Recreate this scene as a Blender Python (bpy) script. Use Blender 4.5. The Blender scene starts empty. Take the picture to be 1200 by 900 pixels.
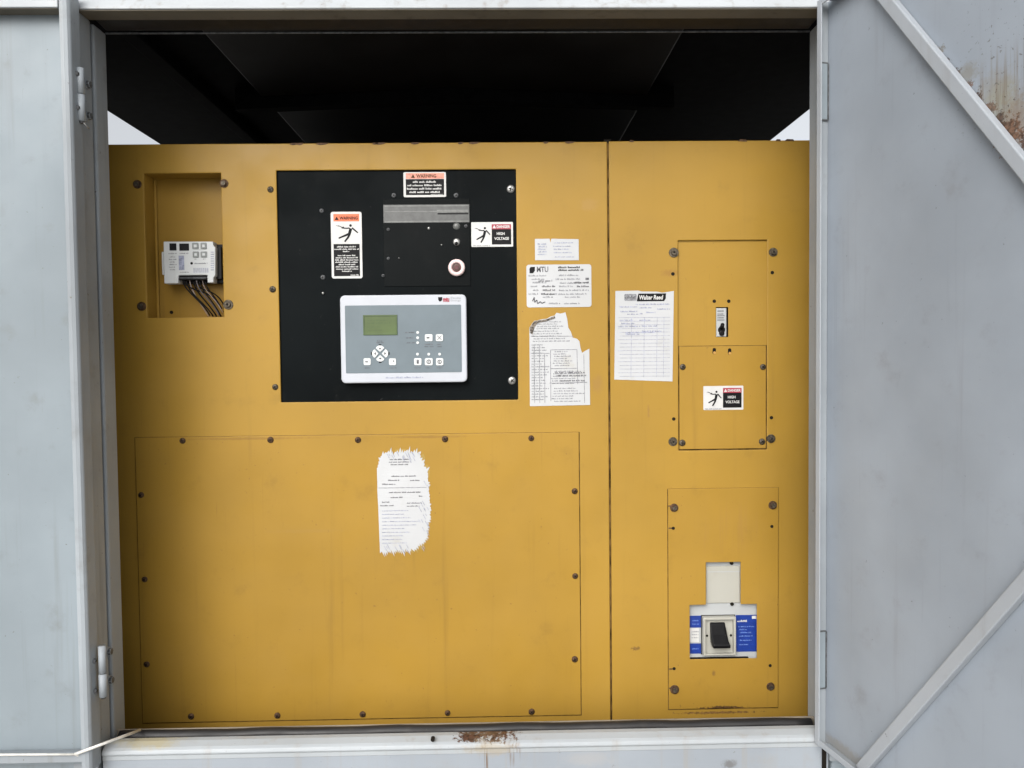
import bpy, bmesh, math, random
from mathutils import Matrix, Vector
random.seed(7)
S = bpy.context.scene
COL = S.collection
R_ = math.radians

# ------------------------------------------------------------------ camera
F_PX = 900.0
CAM = Vector((0.0, -1.8, 1.55))
ROT = Matrix.Rotation(R_(-1.02), 3, 'Z') @ Matrix.Rotation(R_(90 - 1.97), 3, 'X') @ Matrix.Rotation(R_(-0.6), 3, 'Z')
cd = bpy.data.cameras.new('camera'); cam = bpy.data.objects.new('camera', cd); COL.objects.link(cam)
cam.matrix_world = Matrix.Translation(CAM) @ ROT.to_4x4()
cd.sensor_width = 36; cd.lens = 36 * F_PX / 1200; cd.clip_start = 0.05; cd.clip_end = 600
S.camera = cam
# ------------------------------------------------------------------ sky, sun, exposure
W = bpy.data.worlds.new('World'); S.world = W; W.use_nodes = True
wn = W.node_tree.nodes; wl = W.node_tree.links
SUN_EL, SUN_AZ = 34, 200         # azimuth measured clockwise from +Y (behind the camera, a little left)
sky = wn.new('ShaderNodeTexSky'); sky.sky_type = 'NISHITA'; sky.sun_disc = False
sky.sun_elevation = R_(SUN_EL); sky.sun_rotation = R_(SUN_AZ); sky.dust_density = 6; sky.air_density = 1.0; sky.ozone_density = 1.0
hs = wn.new('ShaderNodeHueSaturation'); hs.inputs['Saturation'].default_value = 0.2
wl.new(sky.outputs[0], hs.inputs['Color']); wl.new(hs.outputs[0], wn['Background'].inputs[0])
wn['Background'].inputs[1].default_value = 0.15
sl = bpy.data.lights.new('sun', 'SUN'); sl.energy = 0.5; sl.angle = R_(45); sl.color = (1, .97, .93)
so = bpy.data.objects.new('sun', sl); COL.objects.link(so)
sd = Vector((math.sin(R_(SUN_AZ)) * math.cos(R_(SUN_EL)), math.cos(R_(SUN_AZ)) * math.cos(R_(SUN_EL)), math.sin(R_(SUN_EL))))
so.rotation_euler = (-sd).to_track_quat('-Z', 'Y').to_euler(); so.location = (0, -4, 5)
vs = S.view_settings; vs.view_transform = 'Standard'; vs.look = 'None'; vs.gamma = 1; vs.use_curve_mapping = False
vs.exposure = 0.57

# ------------------------------------------------------------------ measuring helpers
def pix(px, py, Y):
    """point of the vertical plane y = Y that the photograph shows at px, py"""
    d = ROT @ Vector(((px - 600) / F_PX, (450 - py) / F_PX, -1))
    t = (Y - CAM.y) / d.y
    p = CAM + d * t
    return p.x, p.z
def rect(px0, py0, px1, py1, Y):
    mx, my = (px0 + px1) / 2, (py0 + py1) / 2
    return pix(px0, my, Y)[0], pix(px1, my, Y)[0], pix(mx, py1, Y)[1], pix(mx, py0, Y)[1]

# ------------------------------------------------------------------ object helpers
ORG = {}
def link(o, parent, wo=(0, 0, 0)):
    COL.objects.link(o)
    po = Vector((0, 0, 0))
    if parent is not None:
        o.parent = parent; po = ORG[parent.name]
    o.location = Vector(wo) - po
    ORG[o.name] = Vector(wo)
    return o
def thing(name, label, cat, loc=(0, 0, 0), group=None, local=False, rotz=0):
    o = bpy.data.objects.new(name, None); o.empty_display_size = .05
    link(o, None, loc)
    if local: ORG[o.name] = Vector((0, 0, 0)); o.rotation_euler.z = rotz
    o['label'] = label; o['category'] = cat
    if group: o['group'] = group
    return o
def obj(name, bm, mat, parent=None, bevel=0, smooth=False, label=None, kind=None):
    me = bpy.data.meshes.new(name); bm.to_mesh(me); bm.free()
    for m in (mat if isinstance(mat, (list, tuple)) else [mat]): me.materials.append(m)
    o = bpy.data.objects.new(name, me); link(o, parent)
    if smooth:
        for p in me.polygons: p.use_smooth = True
    if bevel:
        b = o.modifiers.new('bevel', 'BEVEL'); b.width = bevel; b.segments = 2; b.limit_method = 'ANGLE'; b.angle_limit = R_(35)
        b.harden_normals = False
    if label: o['label'] = label
    if kind: o['kind'] = kind
    return o
def inst(name, mesh, parent, wo, rot=(0, 0, 0), scale=None):
    o = bpy.data.objects.new(name, mesh); link(o, parent, wo); o.rotation_euler = rot
    if scale: o.scale = scale
    return o
def NB(): return bmesh.new()
def box(bm, x0, x1, y0, y1, z0, z1, mi=0):
    v = [bm.verts.new(p) for p in ((x0, y0, z0), (x1, y0, z0), (x1, y1, z0), (x0, y1, z0), (x0, y0, z1), (x1, y0, z1), (x1, y1, z1), (x0, y1, z1))]
    for f in ((0, 1, 5, 4), (1, 2, 6, 5), (2, 3, 7, 6), (3, 0, 4, 7), (4, 5, 6, 7), (3, 2, 1, 0)):
        bm.faces.new([v[i] for i in f]).material_index = mi
    return bm
def prism(bm, pts, y0, y1, mi=0, axis='Y'):
    """outline pts (x,z) counter-clockwise seen from -Y, extruded from y0 (front) to y1; axis X: pts are (y,z) swept along x"""
    def P(a, b, c): return (a, c, b) if axis == 'Y' else (c, a, b)
    f = [bm.verts.new(P(p[0], p[1], y0)) for p in pts]; b = [bm.verts.new(P(p[0], p[1], y1)) for p in pts]
    n = len(pts); fs = []
    fs.append(bm.faces.new(f)); fs.append(bm.faces.new(b[::-1]))
    for i in range(n):
        j = (i + 1) % n
        fs.append(bm.faces.new((f[j], f[i], b[i], b[j])))
    for q in fs: q.material_index = mi
    bmesh.ops.recalc_face_normals(bm, faces=fs)
    return bm
def plate(bm, x0, x1, z0, z1, holes, y0, y1):
    xs = sorted({x0, x1, *[h[0] for h in holes], *[h[1] for h in holes]}); zs = sorted({z0, z1, *[h[2] for h in holes], *[h[3] for h in holes]})
    def hole(i, j):
        if i < 0 or j < 0 or i >= len(xs) - 1 or j >= len(zs) - 1: return True
        cx, cz = (xs[i] + xs[i + 1]) / 2, (zs[j] + zs[j + 1]) / 2
        return any(h[0] < cx < h[1] and h[2] < cz < h[3] for h in holes)
    vc = {}
    def V(i, j, k):
        if (i, j, k) not in vc: vc[(i, j, k)] = bm.verts.new((xs[i], (y0, y1)[k], zs[j]))
        return vc[(i, j, k)]
    for i in range(len(xs) - 1):
        for j in range(len(zs) - 1):
            if hole(i, j): continue
            bm.faces.new((V(i, j, 0), V(i + 1, j, 0), V(i + 1, j + 1, 0), V(i, j + 1, 0)))
            bm.faces.new((V(i, j + 1, 1), V(i + 1, j + 1, 1), V(i + 1, j, 1), V(i, j, 1)))
            if hole(i - 1, j): bm.faces.new((V(i, j, 1), V(i, j, 0), V(i, j + 1, 0), V(i, j + 1, 1)))
            if hole(i + 1, j): bm.faces.new((V(i + 1, j, 0), V(i + 1, j, 1), V(i + 1, j + 1, 1), V(i + 1, j + 1, 0)))
            if hole(i, j - 1): bm.faces.new((V(i, j, 1), V(i + 1, j, 1), V(i + 1, j, 0), V(i, j, 0)))
            if hole(i, j + 1): bm.faces.new((V(i, j + 1, 0), V(i + 1, j + 1, 0), V(i + 1, j + 1, 1), V(i, j + 1, 1)))
    return bm
def disc(bm, cx, cz, r, y0, y1, n=16, mi=0):
    return prism(bm, [(cx + r * math.cos(2 * math.pi * i / n), cz + r * math.sin(2 * math.pi * i / n)) for i in range(n)], y0, y1, mi)
def rrect(x0, x1, z0, z1, r, n=5):
    p = []
    for cx, cz, a in ((x1 - r, z0 + r, -90), (x1 - r, z1 - r, 0), (x0 + r, z1 - r, 90), (x0 + r, z0 + r, 180)):
        for i in range(n + 1):
            t = R_(a + 90 * i / n); p.append((cx + r * math.cos(t), cz + r * math.sin(t)))
    return p
def tube(bm, pts, r, n=8, mi=0):
    pts = [Vector(p) for p in pts]; rings = []
    for i, p in enumerate(pts):
        t = (pts[min(i + 1, len(pts) - 1)] - pts[max(i - 1, 0)]).normalized()
        u = t.cross(Vector((0, 1, 0.01))).normalized()
        if u.length < .1: u = t.cross(Vector((1, 0, 0))).normalized()
        w = t.cross(u)
        rings.append([bm.verts.new(p + u * r * math.cos(2 * math.pi * k / n) + w * r * math.sin(2 * math.pi * k / n)) for k in range(n)])
    fs = []
    for a, b in zip(rings, rings[1:]):
        for k in range(n): fs.append(bm.faces.new((a[k], a[(k + 1) % n], b[(k + 1) % n], b[k])))
    fs.append(bm.faces.new(rings[0])); fs.append(bm.faces.new(rings[-1]))
    for f in fs: f.material_index = mi; f.smooth = True
    bmesh.ops.recalc_face_normals(bm, faces=fs)
    return bm
def bez(p0, p1, p2, p3, n=14):
    p0, p1, p2, p3 = map(Vector, (p0, p1, p2, p3)); o = []
    for i in range(n + 1):
        t = i / n; o.append(p0 * (1 - t) ** 3 + p1 * 3 * t * (1 - t) ** 2 + p2 * 3 * t * t * (1 - t) + p3 * t ** 3)
    return o
def flat(bm, pts, y, mi=0):
    f = bm.faces.new([bm.verts.new((p[0], y, p[1])) for p in pts]); f.material_index = mi
    f.normal_update()
    if f.normal.y > 0: f.normal_flip()
    return bm
def flat_rect(bm, x0, x1, z0, z1, y, mi=0): return flat(bm, ((x0, z0), (x1, z0), (x1, z1), (x0, z1)), y, mi)
def words(bm, x0, x1, zc, h, y, fill=1.0, wmin=1.2, wmax=5, mi=0):
    """a line of print too small to read: rows of letter-sized marks grouped in words"""
    x = x0; end = x0 + (x1 - x0) * fill
    while x < end - h * .3:
        n = random.randint(int(wmin * 2), int(wmax * 2))
        for k in range(n):
            lw = h * random.uniform(.32, .55)
            if x + lw > end: break
            hh = h * random.choice((.62, .7, 1.0, .66, .95))
            flat_rect(bm, x, x + lw, zc - h / 2, zc - h / 2 + hh, y, mi)
            x += lw + h * .16
        x += h * .55
    return bm
def lettering(text, x0, x1, zc, h, y, bold=.0, italic=0):
    """real lettering from the built-in font, fitted to x0..x1 and cap height h"""
    cu = bpy.data.curves.new('lettering', 'FONT'); cu.body = text; cu.size = 1; cu.offset = bold; cu.shear = italic; cu.resolution_u = 3
    o = bpy.data.objects.new('lettering', cu); COL.objects.link(o)
    bpy.context.view_layer.update()
    me = bpy.data.meshes.new_from_object(o.evaluated_get(bpy.context.evaluated_depsgraph_get()))
    COL.objects.unlink(o); bpy.data.objects.remove(o); bpy.data.curves.remove(cu)
    bm = NB(); bm.from_mesh(me); bpy.data.meshes.remove(me)
    xs = [v.co.x for v in bm.verts]; ys = [v.co.y for v in bm.verts]
    a, b, c, d = min(xs), max(xs), min(ys), max(ys)
    for v in bm.verts:
        v.co = Vector((x0 + (v.co.x - a) / (b - a) * (x1 - x0), y, zc - h / 2 + (v.co.y - c) / (d - c) * h))
    bm.normal_update()
    for f in bm.faces:
        if f.normal.y > 0: f.normal_flip()
    return bm
def merge(bm, other):
    me = bpy.data.meshes.new('t'); other.to_mesh(me); other.free(); bm.from_mesh(me); bpy.data.meshes.remove(me); return bm

# ------------------------------------------------------------------ materials
class NT:
    def __init__(s, name):
        s.m = bpy.data.materials.new(name); s.m.use_nodes = True; s.t = s.m.node_tree
        s.b = s.t.nodes['Principled BSDF']
        s.co = s.t.nodes.new('ShaderNodeTexCoord').outputs['Object']
    def n(s, k, **kw):
        o = s.t.nodes.new(k)
        for a, v in kw.items(): setattr(o, a, v)
        return o
    def l(s, a, b): s.t.links.new(a, b)
    def noise(s, scale, detail=4, rough=.55, stretch=None, dist=0):
        q = s.n('ShaderNodeTexNoise'); q.inputs['Scale'].default_value = scale; q.inputs['Detail'].default_value = detail
        q.inputs['Roughness'].default_value = rough; q.inputs['Distortion'].default_value = dist
        if stretch:
            mp = s.n('ShaderNodeMapping'); mp.inputs['Scale'].default_value = stretch; s.l(s.co, mp.inputs[0]); s.l(mp.outputs[0], q.inputs['Vector'])
        else: s.l(s.co, q.inputs['Vector'])
        return q.outputs['Fac']
    def ramp(s, v, a, b, lo=0, hi=1):
        r = s.n('ShaderNodeMapRange'); r.interpolation_type = 'SMOOTHSTEP'
        r.inputs[1].default_value = a; r.inputs[2].default_value = b; r.inputs[3].default_value = lo; r.inputs[4].default_value = hi
        s.l(v, r.inputs[0]); return r.outputs[0]
    def math(s, op, a, b):
        q = s.n('ShaderNodeMath', operation=op)
        for i, v in enumerate((a, b)):
            if isinstance(v, (int, float)): q.inputs[i].default_value = v
            else: s.l(v, q.inputs[i])
        return q.outputs[0]
    def mix(s, f, a, b):
        q = s.n('ShaderNodeMix', data_type='RGBA')
        if isinstance(f, (int, float)): q.inputs[0].default_value = f
        else: s.l(f, q.inputs[0])
        for i, v in ((6, a), (7, b)):
            if isinstance(v, (tuple, list)): q.inputs[i].default_value = (*v[:3], 1)
            else: s.l(v, q.inputs[i])
        return q.outputs[2]
    def dist(s, c, r):
        sb = s.n('ShaderNodeVectorMath', operation='SUBTRACT'); s.l(s.co, sb.inputs[0]); sb.inputs[1].default_value = c
        dv = s.n('ShaderNodeVectorMath', operation='DIVIDE'); s.l(sb.outputs[0], dv.inputs[0]); dv.inputs[1].default_value = r
        ln = s.n('ShaderNodeVectorMath', operation='LENGTH'); s.l(dv.outputs[0], ln.inputs[0])
        return ln.outputs['Value']
    def blob(s, c, r, grain=26, amp=.9, sharp=False):
        """stain with a ragged outline, centred at c with radii r"""
        d = s.math('ADD', s.dist(c, r), s.math('MULTIPLY', s.math('SUBTRACT', s.noise(grain, 8, .75), .5), amp * (4 if sharp else 2)))
        return s.ramp(d, .62 if sharp else .25, .78 if sharp else 1.0, 1, 0)
    def runs(s, c, r, f=150):
        """thin vertical runs inside an ellipse"""
        return s.math('MULTIPLY', s.ramp(s.dist(c, r), .3, 1, 1, 0), s.ramp(s.noise(1, 5, .6, (f, f, 5)), .46, .66))
    def bump(s, h, strength, dist):
        b = s.n('ShaderNodeBump'); b.inputs['Strength'].default_value = strength; b.inputs['Distance'].default_value = dist
        s.l(h, b.inputs['Height'])
        return b
def paint(name, base, rough=.45, var=.12, dirt=(.2, .16, .1), dirt_amt=.35, specks=.5, speck_col=(.1, .08, .06), streak=.3, spec=.35,
          stains=(), wave=.0, speck_scale=150, scratch=.25):
    t = NT(name)
    dark = tuple(c * (1 - var) for c in base); lite = tuple(min(1, c * (1 + var)) for c in base)
    c = t.mix(t.ramp(t.noise(2.6, 5), .3, .7), dark, lite)
    c = t.mix(t.math('MULTIPLY', t.ramp(t.noise(14, 6, .65), .55, .8), dirt_amt), c, dirt)
    if streak: c = t.mix(t.math('MULTIPLY', t.ramp(t.noise(1, 4, .6, (42, 42, 1.6)), .56, .78), streak), c, dirt)
    if specks:
        sp = t.math('MULTIPLY', t.ramp(t.noise(speck_scale, 3, .6), .70, .76), specks)
        c = t.mix(sp, c, speck_col)
    if scratch:
        mp = (7, 7, 260); sc = t.math('MULTIPLY', t.ramp(t.noise(1, 3, .6, mp, .6), .70, .76), scratch); c = t.mix(sc, c, lite)
        sc = t.math('MULTIPLY', t.ramp(t.noise(1, 3, .6, (230, 230, 9), .5), .70, .77), scratch); c = t.mix(sc, c, dirt)
    for st in stains:
        ctr, r, col, amt, grain = st[:5]; kind = st[5] if len(st) > 5 else 'soft'
        if kind == 'pits': mk = t.math('MULTIPLY', t.ramp(t.dist(ctr, r), .4, 1, 1, 0), t.ramp(t.noise(grain, 3, .6), .62, .68))
        elif kind == 'runs': mk = t.runs(ctr, r, grain)
        else: mk = t.blob(ctr, r, grain, sharp=(kind == 'sharp'))
        if kind == 'sharp': col = t.mix(t.ramp(t.noise(180, 4, .7), .35, .62), tuple(q * .35 for q in col), tuple(min(1, q * 1.35) for q in col))
        c = t.mix(t.math('MULTIPLY', mk, amt), c, col)
    t.l(c, t.b.inputs['Base Color'])
    t.l(t.ramp(t.noise(9, 5), .3, .75, rough - .08, rough + .14), t.b.inputs['Roughness'])
    t.b.inputs['Specular IOR Level'].default_value = spec
    b = t.bump(t.noise(420, 2), .10, .0006)
    if wave:
        b2 = t.bump(t.noise(3.2, 2), wave, .02); t.l(b2.outputs[0], b.inputs['Normal'])
    t.l(b.outputs[0], t.b.inputs['Normal'])
    return t.m
def plain(name, col, rough=.5, metal=0, var=.1, scale=60, spec=.4, bump=.08):
    t = NT(name)
    t.l(t.mix(t.ramp(t.noise(scale, 4), .3, .7), tuple(c * (1 - var) for c in col), tuple(min(1, c * (1 + var)) for c in col)), t.b.inputs['Base Color'])
    t.b.inputs['Roughness'].default_value = rough; t.b.inputs['Metallic'].default_value = metal; t.b.inputs['Specular IOR Level'].default_value = spec
    if bump: t.l(t.bump(t.noise(300, 2), bump, .0005).outputs[0], t.b.inputs['Normal'])
    return t.m
RUST = (.115, .058, .032); RUSTD = (.06, .030, .018)
YF = -.280                      # outer face of the enclosure's front wall; the cabinet faces stand at y = 0
YELLOW = (.325, .192, .031)
def wpt(px, py, Y): x, z = pix(px, py, Y); return (x, Y, z)
M = {}
M['yellow'] = paint('yellow_paint', YELLOW, .42, .08, (.20, .12, .026), .40, .6, (.13, .075, .03), .26, .24, wave=.16, speck_scale=110, scratch=.4, stains=[
    (wpt(640, 830, 0), (.05, .05, .02), (.25, .13, .03), .6, 60), (wpt(760, 483, 0), (.004, .05, .022), (.25, .14, .04), .7, 90),
    (wpt(700, 450, 0), (.02, .05, .03), (.28, .16, .05), .5, 90), (wpt(255, 245, 0), (.02, .05, .05), (.3, .18, .05), .5, 60), (wpt(690, 240, 0), (.03, .05, .02), (.33, .2, .06), .5, 120),
    (wpt(785, 320, 0), (.03, .05, .012), (.25, .13, .03), .6, 120), (wpt(745, 760, 0), (.012, .05, .006), RUST, .6, 160, 'sharp'), (wpt(840, 835, 0), (.12, .05, .004), RUST, .7, 160, 'sharp')])
M['yellow_cover'] = paint('yellow_cover_paint', (.314, .184, .029), .4, .08, (.19, .11, .024), .42, .6, (.13, .07, .03), .34, .24, wave=.2, speck_scale=110, scratch=.4, stains=[
    (wpt(848, 829, 0), (.07, .05, .006), RUSTD, .9, 160, 'sharp'), (wpt(640, 841, 0), (.09, .05, .004), RUST, .8, 160, 'sharp'), (wpt(360, 622, 0), (.12, .05, .006), (.30, .18, .04), .6, 70),
    (wpt(290, 514, 0), (.2, .05, .004), (.22, .12, .03), .6, 60), (wpt(500, 512, 0), (.12, .05, .004), (.22, .12, .03), .6, 60), (wpt(850, 620, 0), (.12, .05, .09), (.30, .17, .04), .5, 120, 'runs'), (wpt(836, 788, 0), (.006, .05, .01), RUST, .6, 160)])
M['edge_rust'] = paint('chipped_edge_paint', (.40, .22, .06), .6, .3, RUST, .9, .8, RUSTD, .2, .2, speck_scale=140)
M['grey'] = paint('grey_paint', (.205, .240, .264), .5, .11, (.135, .14, .135), .5, .8, (.10, .095, .09), .34, .3, wave=.35, speck_scale=110, scratch=.4)
M['grey_frame'] = paint('grey_frame_paint', (.250, .275, .297), .5, .16, (.17, .17, .155), .5, .8, (.10, .08, .06), .45, .35, speck_scale=70)
M['brace'] = paint('brace_paint', (.30, .325, .355), .48, .08, (.2, .19, .17), .35, .7, (.12, .11, .1), .2, .35, speck_scale=110)
M['header'] = paint('header_paint', (.34, .36, .375), .5, .15, (.16, .12, .07), .75, .8, (.09, .05, .03), .5, .3)
sr = wpt(575, 866, YF)
M['sill'] = paint('sill_paint', (.32, .345, .365), .42, .08, (.27, .24, .19), .35, .5, (.1, .08, .06), .4, .4, stains=[
    ((sr[0] + .005, YF + .02, sr[2] + .004), (.062, .2, .016), (.072, .036, .023), 1.0, 110, 'sharp'), ((sr[0] - .045, YF + .02, sr[2] - .004), (.03, .2, .005), (.06, .03, .02), 1.0, 140, 'sharp'),
    ((sr[0] - .018, YF, sr[2] - .04), (.03, .2, .07), (.13, .075, .032), .95, 130, 'runs'), ((sr[0] + .045, YF, sr[2] - .03), (.02, .2, .04), (.14, .08, .04), .9, 170, 'runs'), ((sr[0], YF, sr[2] - .02), (.07, .2, .02), (.30, .25, .17), .6, 60),
    (wpt(170, 874, YF), (.09, .2, .012), (.36, .32, .2), .8, 60), (wpt(855, 896, YF), (.02, .05, .012), (.08, .07, .06), .6, 90),
    (wpt(690, 890, YF), (.06, .05, .02), (.30, .30, .30), .6, 60)])
M['apron_shaded'] = paint('shaded_apron_paint', (.255, .283, .315), .42, .08, (.27, .24, .19), .35, .5, (.1, .08, .06), .4, .4, stains=[  # darker copy of the sill paint: the front face's weaker light is painted in
    ((sr[0] + .005, YF + .02, sr[2] + .004), (.062, .2, .016), (.072, .036, .023), 1.0, 110, 'sharp'), ((sr[0] - .045, YF + .02, sr[2] - .004), (.03, .2, .005), (.06, .03, .02), 1.0, 140, 'sharp'),
    ((sr[0] - .018, YF, sr[2] - .04), (.03, .2, .07), (.13, .075, .032), .95, 130, 'runs'), ((sr[0] + .045, YF, sr[2] - .03), (.02, .2, .04), (.14, .08, .04), .9, 170, 'runs'), ((sr[0], YF, sr[2] - .02), (.07, .2, .02), (.30, .25, .17), .6, 60),
    (wpt(170, 874, YF), (.09, .2, .012), (.36, .32, .2), .8, 60), (wpt(855, 896, YF), (.02, .05, .012), (.08, .07, .06), .6, 90),
    (wpt(690, 890, YF), (.06, .05, .02), (.30, .30, .30), .6, 60)])
M['black_foam'] = plain('black_lining', (.004, .0045, .005), .85, 0, .3, 30, .05)
M['black_lining2'] = plain('black_lining_panel', (.0075, .0082, .009), .5, 0, .4, 7, .2)
M['rubber'] = paint('rubber_seal', (.012, .0115, .012), .5, .3, (.05, .042, .034), .5, .3, (.2, .17, .13), .2, .4)
M['dark_gap'] = plain('dark_gap', (.012, .010, .008), .8, 0, .2, 60, .1)
M['channel'] = paint('dusty_channel', (.20, .175, .14), .8, .3, (.08, .06, .045), .6, .6, RUST, .3, .1)
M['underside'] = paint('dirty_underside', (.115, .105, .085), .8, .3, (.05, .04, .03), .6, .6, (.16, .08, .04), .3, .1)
M['grime_shade_line'] = plain('grime_shade_line', (.085, .05, .018), .9, 0, .7, 40, .05)  # brown that holds gap shade and grime together
M['rusty'] = plain('rusty_steel', (.085, .048, .026), .65, .35, .5, 160, .3, .3)
M['dark_bolt'] = plain('dirty_bolt', (.085, .07, .05), .5, .5, .5, 160, .4, .3)
M['steel'] = plain('zinc_screw', (.36, .36, .35), .4, .8, .2, 120, .5)
M['grey_bolt'] = plain('grey_bolt', (.10, .105, .11), .55, .2, .4, 120, .4)
M['black_panel'] = paint('black_panel_paint', (.0042, .0056, .0062), .42, .3, (.014, .0145, .014), .4, .5, (.045, .045, .043), .12, .03, speck_scale=60)
M['black_plate'] = paint('black_plate_paint', (.0050, .0062, .0066), .38, .3, (.014, .0145, .014), .5, .7, (.05, .05, .048), .2, .04, speck_scale=80)
M['black'] = plain('black_plastic', (.006, .006, .007), .4, 0, .2, 60, .18)
M['print_black'] = plain('black_print', (.007, .007, .008), .5, 0, .2, 90, .12, 0)
M['print_grey'] = plain('grey_print', (.22, .225, .24), .6, 0, .35, 240, .2, 0)
M['print_dark'] = plain('dark_grey_print', (.11, .11, .12), .6, 0, .5, 200, .2, 0)
M['print_blue'] = plain('pale_blue_print', (.27, .29, .38), .6, 0, .3, 200, .2, 0)
M['white'] = plain('white_sticker', (.52, .52, .51), .4, 0, .05, 30, .4, 0)
M['paper'] = paint('paper', (.46, .47, .48), .75, .08, (.37, .345, .28), .6, .15, (.4, .38, .33), .0, .2)
M['orange'] = plain('orange_print', (.62, .13, .045), .4, 0, .12, 200, .4, 0)
M['faded_red'] = plain('faded_red_print', (.62, .235, .165), .4, 0, .2, 200, .4, 0)
M['red'] = plain('danger_red_print', (.30, .03, .05), .4, 0, .2, 200, .4, 0)
M['ctrl_white'] = plain('controller_white', (.43, .45, .49), .4, 0, .03, 20, .4, 0)
M['ctrl_grey'] = plain('controller_grey', (.122, .155, .176), .45, 0, .05, 20, .4, 0)
M['key_white'] = plain('key_white', (.58, .60, .60), .45, 0, .06, 300, .4, 0)
M['lcd'] = plain('lcd_green', (.062, .098, .026), .25, 0, .1, 30, .5, 0)
M['lcd_dark'] = plain('lcd_dark', (.05, .085, .025), .25, 0, .1, 30, .5, 0)
M['module'] = paint('module_white', (.56, .58, .58), .5, .06, (.35, .33, .27), .3, .3, (.2, .19, .16), .2, .4)
M['module_key'] = plain('module_grey', (.22, .235, .23), .5, 0, .2, 300, .4, 0)
M['wire_black'] = plain('black_wire', (.006, .005, .005), .5, 0, .2, 60, .12)
M['wire_pale'] = plain('pale_wire', (.30, .24, .21), .5, 0, .2, 60, .4)
M['wire_grey'] = plain('grey_wire', (.14, .12, .12), .5, 0, .2, 60, .4)
M['cream'] = paint('cream_plastic', (.36, .355, .315), .5, .08, (.3, .27, .2), .35, .4, (.15, .13, .1), .3, .4)
M['breaker_white'] = paint('breaker_white', (.36, .375, .38), .5, .06, (.3, .29, .25), .3, .2, (.15, .13, .1), .2, .4)
M['blue'] = plain('blue_print', (.010, .035, .225), .35, 0, .12, 80, .5, 0)
M['pale_blue'] = plain('light_blue_print', (.12, .20, .50), .4, 0, .2, 200, .4, 0)
M['glue'] = paint('glue_residue', (.345, .235, .065), .7, .15, (.24, .17, .07), .7, .6, (.16, .11, .05), .2, .2)
M['tape'] = plain('clear_tape', (.040, .043, .042), .32, 0, .25, 90, .6, .2)
M['tape_light'] = plain('clear_tape_fold', (.10, .105, .10), .35, 0, .25, 90, .6, .2)
M['btn_ring'] = plain('pale_pink_ring', (.74, .58, .56), .35, 0, .05, 40, .5)
M['btn_red'] = plain('dark_red_button', (.07, .008, .010), .3, 0, .2, 40, .5)
M['rod'] = plain('white_rod', (.60, .59, .55), .45, .1, .12, 60, .4)
def concrete():
    t = NT('concrete')
    c = t.mix(t.ramp(t.noise(.8, 6), .3, .7), (.30, .295, .28), (.42, .41, .39))
    c = t.mix(t.math('MULTIPLY', t.ramp(t.noise(30, 4), .5, .8), .3), c, (.2, .19, .18))
    t.l(c, t.b.inputs['Base Color']); t.b.inputs['Roughness'].default_value = .9
    t.l(t.bump(t.noise(60, 6), .3, .004).outputs[0], t.b.inputs['Normal'])
    return t.m
M['concrete'] = concrete()

# ------------------------------------------------------------------ ground
bm = NB(); v = [bm.verts.new(p) for p in ((-150, -150, 0), (150, -150, 0), (150, 150, 0), (-150, 150, 0))]; bm.faces.new(v)
g = obj('ground', bm, M['concrete'], kind='structure')

# ------------------------------------------------------------------ enclosure
YB = YF + .112                                  # back of the frame
HZ = pix(530, 9.5, YF)[1]                        # underside of the header
SZ = pix(540, 867, YF)[1]                        # top of the sill
LX = pix(135.5, 450, YB)[0]                       # left reveal
RX = pix(947.5, 450, YB)[0]                       # right reveal
CEIL = HZ + .075
ELX, ERX = -1.236 * (CEIL - 1.55) / .80, 1.025 * (CEIL - 1.55) / .80          # roof edges
print('HZ', HZ, 'SZ', SZ, 'LX', LX, 'RX', RX, 'CEIL', CEIL, ELX, ERX)
enc = thing('generator_enclosure', 'light grey steel generator enclosure with a wide rectangular opening and dark lined roof', 'enclosure', ((LX + RX) / 2, YF, 0))
# header: drip lip that slopes up and back, flat underside, dark seal, thin bright trim
bm = NB(); prism(bm, [(YF, HZ), (YF + .045, HZ), (YF + .045, CEIL + .10), (YF + .035, CEIL + .10), (YF + .035, HZ + .05), (YF, HZ + .004)], ELX, ERX, axis='X')
obj('header', bm, M['header'], enc, .002)
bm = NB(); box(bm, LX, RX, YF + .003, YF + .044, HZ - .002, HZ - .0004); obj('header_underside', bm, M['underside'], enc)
bm = NB(); prism(bm, [(YF + .047, HZ + .006), (YB - .006, HZ + .002), (YB - .006, HZ + .07), (YF + .047, HZ + .07)], LX + .004, RX - .004, axis='X')
obj('header_seal', bm, M['rubber'], enc, .003)
bm = NB(); box(bm, LX, RX, YB - .0045, YB - .002, HZ - .0030, HZ + .0005)
obj('header_trim', bm, M['grey_bolt'], enc, .0008)
# front wall beside the opening, with the reveals
for s in (-1, 1):
    X = LX if s < 0 else RX
    E = ELX if s < 0 else ERX
    a, b = sorted((X + s * .006, E))
    bm = NB(); box(bm, a, b, YF + .004, YF + .05, .12, HZ + .01); obj('wall_panel', bm, M['grey'], enc, .003)
    a, b = sorted((X, X + s * .05))
    bm = NB(); box(bm, a, b, YF, YF + .052, SZ - .06, HZ - .0005); obj('jamb', bm, M['grey_frame'], enc, .003)
    a, b = sorted((X + s * .005, X + s * .05))
    bm = NB(); box(bm, a, b, YF + .054, YF + .060, SZ - .06, HZ + .002); obj('jamb_groove', bm, M['rubber'], enc)
    a, b = sorted((X - s * .001, X + s * .05))
    bm = NB(); box(bm, a, b, YF + .062, YB, SZ - .06, HZ - .001); obj('jamb_return', bm, M['grey_frame'], enc, .004)
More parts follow.
